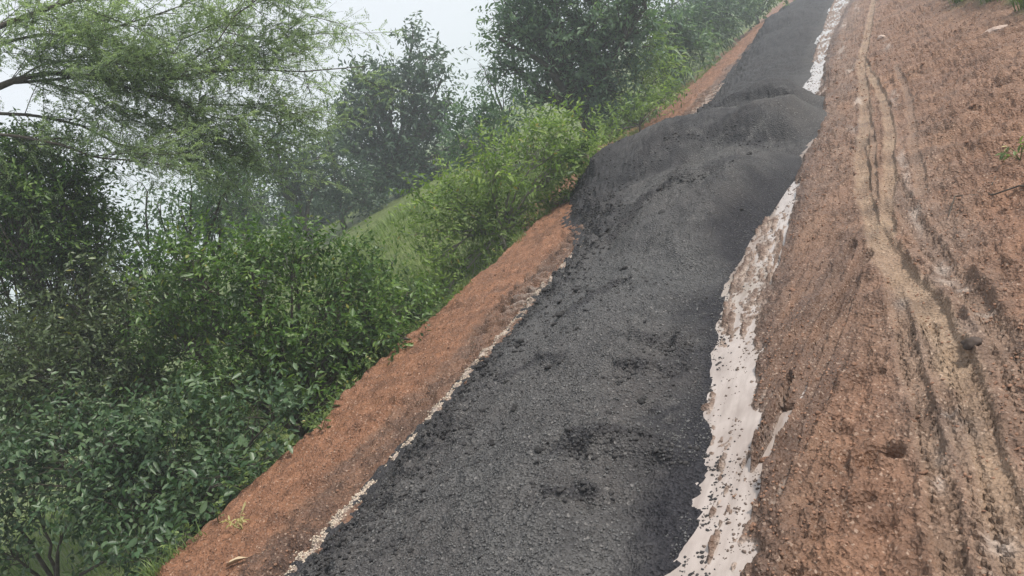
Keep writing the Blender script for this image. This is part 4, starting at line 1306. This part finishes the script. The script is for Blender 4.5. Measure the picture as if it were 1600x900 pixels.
def tall_meshes(seed, nb, h, w):
    g = np.random.default_rng(seed)
    st = MB()
    st.tube(np.array([[0, 0, -.05], [.01, .01, h * .4], [0, .02, h * .85]]), [.016, .013, .006], 6)
    V, F, A, n0 = [], [], [], 0
    for i in range(nb):
        az = i * 2.6 + g.uniform(-.5, .5); z0 = h * (.12 + .68 * i / nb); L = h * g.uniform(.35, .55); rise = g.uniform(.5, 1.1)
        d = np.array([math.cos(az), math.sin(az), 0]); s = np.array([-math.sin(az), math.cos(az), 0])
        m = 7; vv = []
        for j in range(m):
            t = j / (m - 1)
            c = np.array([0, 0, z0]) + d * L * t * .8 + np.array([0, 0, L * (rise * t - 1.2 * t * t * rise)])
            ww = w * math.sin(math.pi * min(1, .18 + .82 * t)) * (1 if j < m - 1 else .05)
            vv += [c - s * ww * .5, c + s * ww * .5]
        V.append(np.array(vv)); k = np.arange(m - 1) * 2 + n0
        F.append(np.stack([k, k + 1, k + 3, k + 2], 1)); A.append(np.full(2 * m, np.clip(g.normal(.55, .2), 0, .94))); n0 += 2 * m
    sv = np.concatenate(st.V)
    a = mesh_np('stem', sv, [np.concatenate(st.F)], {'tint': np.full(len(sv), .5)}, True); a.materials.append(L_MAIZE)
    b = mesh_np('blades', np.concatenate(V), [np.concatenate(F)], {'tint': np.concatenate(A)}, True); b.materials.append(L_MAIZE)
    return a, b


TM = [tall_meshes(60 + i, 10 + i % 3, 1.7 + .2 * (i % 2), .085) for i in range(4)]
g = np.random.default_rng(8)
for i in range(22):
    wy = 18.6 + i * .52 + g.uniform(-.2, .2); wx = -4.40 - abs(g.normal(.12, .28)) - .1 * (i % 3)
    o = empty('tall_maize', (wx, wy, zat(wx, wy)), g.uniform(0, 6.28)); s = g.uniform(.8, 1.15); o.scale = (s, s, s)
    tag(o, 'tall green maize-like plant with arching blades at the far left verge', 'maize plant', 'tall blade plants at the far left verge')
    a, b = TM[i % 4]
    link('stem', a, None, o); link('blades', b, None, o)


def tuft_mesh(seed, nb, h):
    g = np.random.default_rng(seed)
    P = np.column_stack([g.normal(0, .07, nb), g.normal(0, .07, nb), np.full(nb, -.02)])
    V, F, k = blades(P, h, .016, g, .55, 4)
    me = mesh_np('grass_tuft', V, F, {'tint': np.repeat(np.clip(g.normal(.5, .2, nb), 0, .94), k)}); me.materials.append(L_GRASS)
    return me


GM = [tuft_mesh(80 + i, 60, .42 + .08 * i) for i in range(3)]
for i in range(30):
    wy = 9.6 + i * .30 + g.uniform(-.1, .1); wx = float(right_x(np.array([wy]))[0]) + .10 + abs(g.normal(0, .16))
    o = link('grass_tuft', GM[i % 3], None, None, (wx, wy, zat(wx, wy))); o.rotation_euler = (0, 0, g.uniform(0, 6))
    tag(o, 'green grass tuft growing along the right edge of the road', 'grass tuft', 'grass tufts along the right road edge')

# a dry curled leaf on the shoulder, a root on the right bank
def dry_leaf(x, y, rz, s):
    V, F, k = leaf_arrays(np.zeros((1, 3)), np.array([[1., 0, .1]]), np.array([[0, .2, 1.]]), .13 * s, .045 * s, True, .4, .1)
    o = link('dry_leaf', mesh_np('dry_leaf', V, F), M_DRY, None, (x, y, zat(x, y) + .012)); o.rotation_euler = (0, 0, rz)
    return o
tag(dry_leaf(-3.62, 2.22, .5, 1.0), 'pale curled dry leaf on the red shoulder at the bottom', 'dry leaf')
tw = MB()
pts = np.array([(-.02, 4.62), (.04, 4.86), (.12, 4.93), (.22, 4.78), (.34, 4.74), (.5, 4.6)])
pz = np.column_stack([pts, ground_z(pts[:, 0], pts[:, 1])[0] + .012])
tw.tube(pz, [.002, .004, .005, .005, .005, .004], 5)
p2 = np.array([(.20, 4.80), (.24, 5.0), (.29, 5.2)]); tw.tube(np.column_stack([p2, ground_z(p2[:, 0], p2[:, 1])[0] + .012]), [.004, .0035, .002], 5)
tag(tw.build('root', M_BARK, None, origin=None), 'dark forked root lying on the bare earth at right', 'root')

# ------------------------------------------------------------------ haze
HAZE = 0.0047
ZLO, ZHI = float(ZZ.min()) - 1.0, 11.5
x0, x1, y0, y1 = float(XS.min()) - 2, float(XS.max()) + 2, float(YS.min()) - 2, float(YS.max()) + 2
V = np.array([(x, y, z) for z in (ZLO, ZHI) for y in (y0, y1) for x in (x0, x1)])
F = np.array([(0, 2, 3, 1), (4, 5, 7, 6), (0, 1, 5, 4), (2, 6, 7, 3), (0, 4, 6, 2), (1, 3, 7, 5)])
hz = NT('haze_air')
pv = hz.n('ShaderNodeVolumePrincipled')
pv.inputs['Color'].default_value = (0.86, 0.93, 1.0, 1)
pv.inputs['Density'].default_value = HAZE
pv.inputs['Anisotropy'].default_value = 0.3
hz.l(pv.outputs[0], hz.out.inputs['Volume'])
tag(link('haze', mesh_np('haze', V, [F]), hz.m), kind='stuff')
tris = sum(sum(len(p.vertices) - 2 for p in []) + len(me.loops) - 2 * len(me.polygons) for me in bpy.data.meshes)
print('script', round(time.time() - T0, 1), 's; unique tris', tris, 'feather leaflets', NF, 'extent', x0, x1, y0, y1)
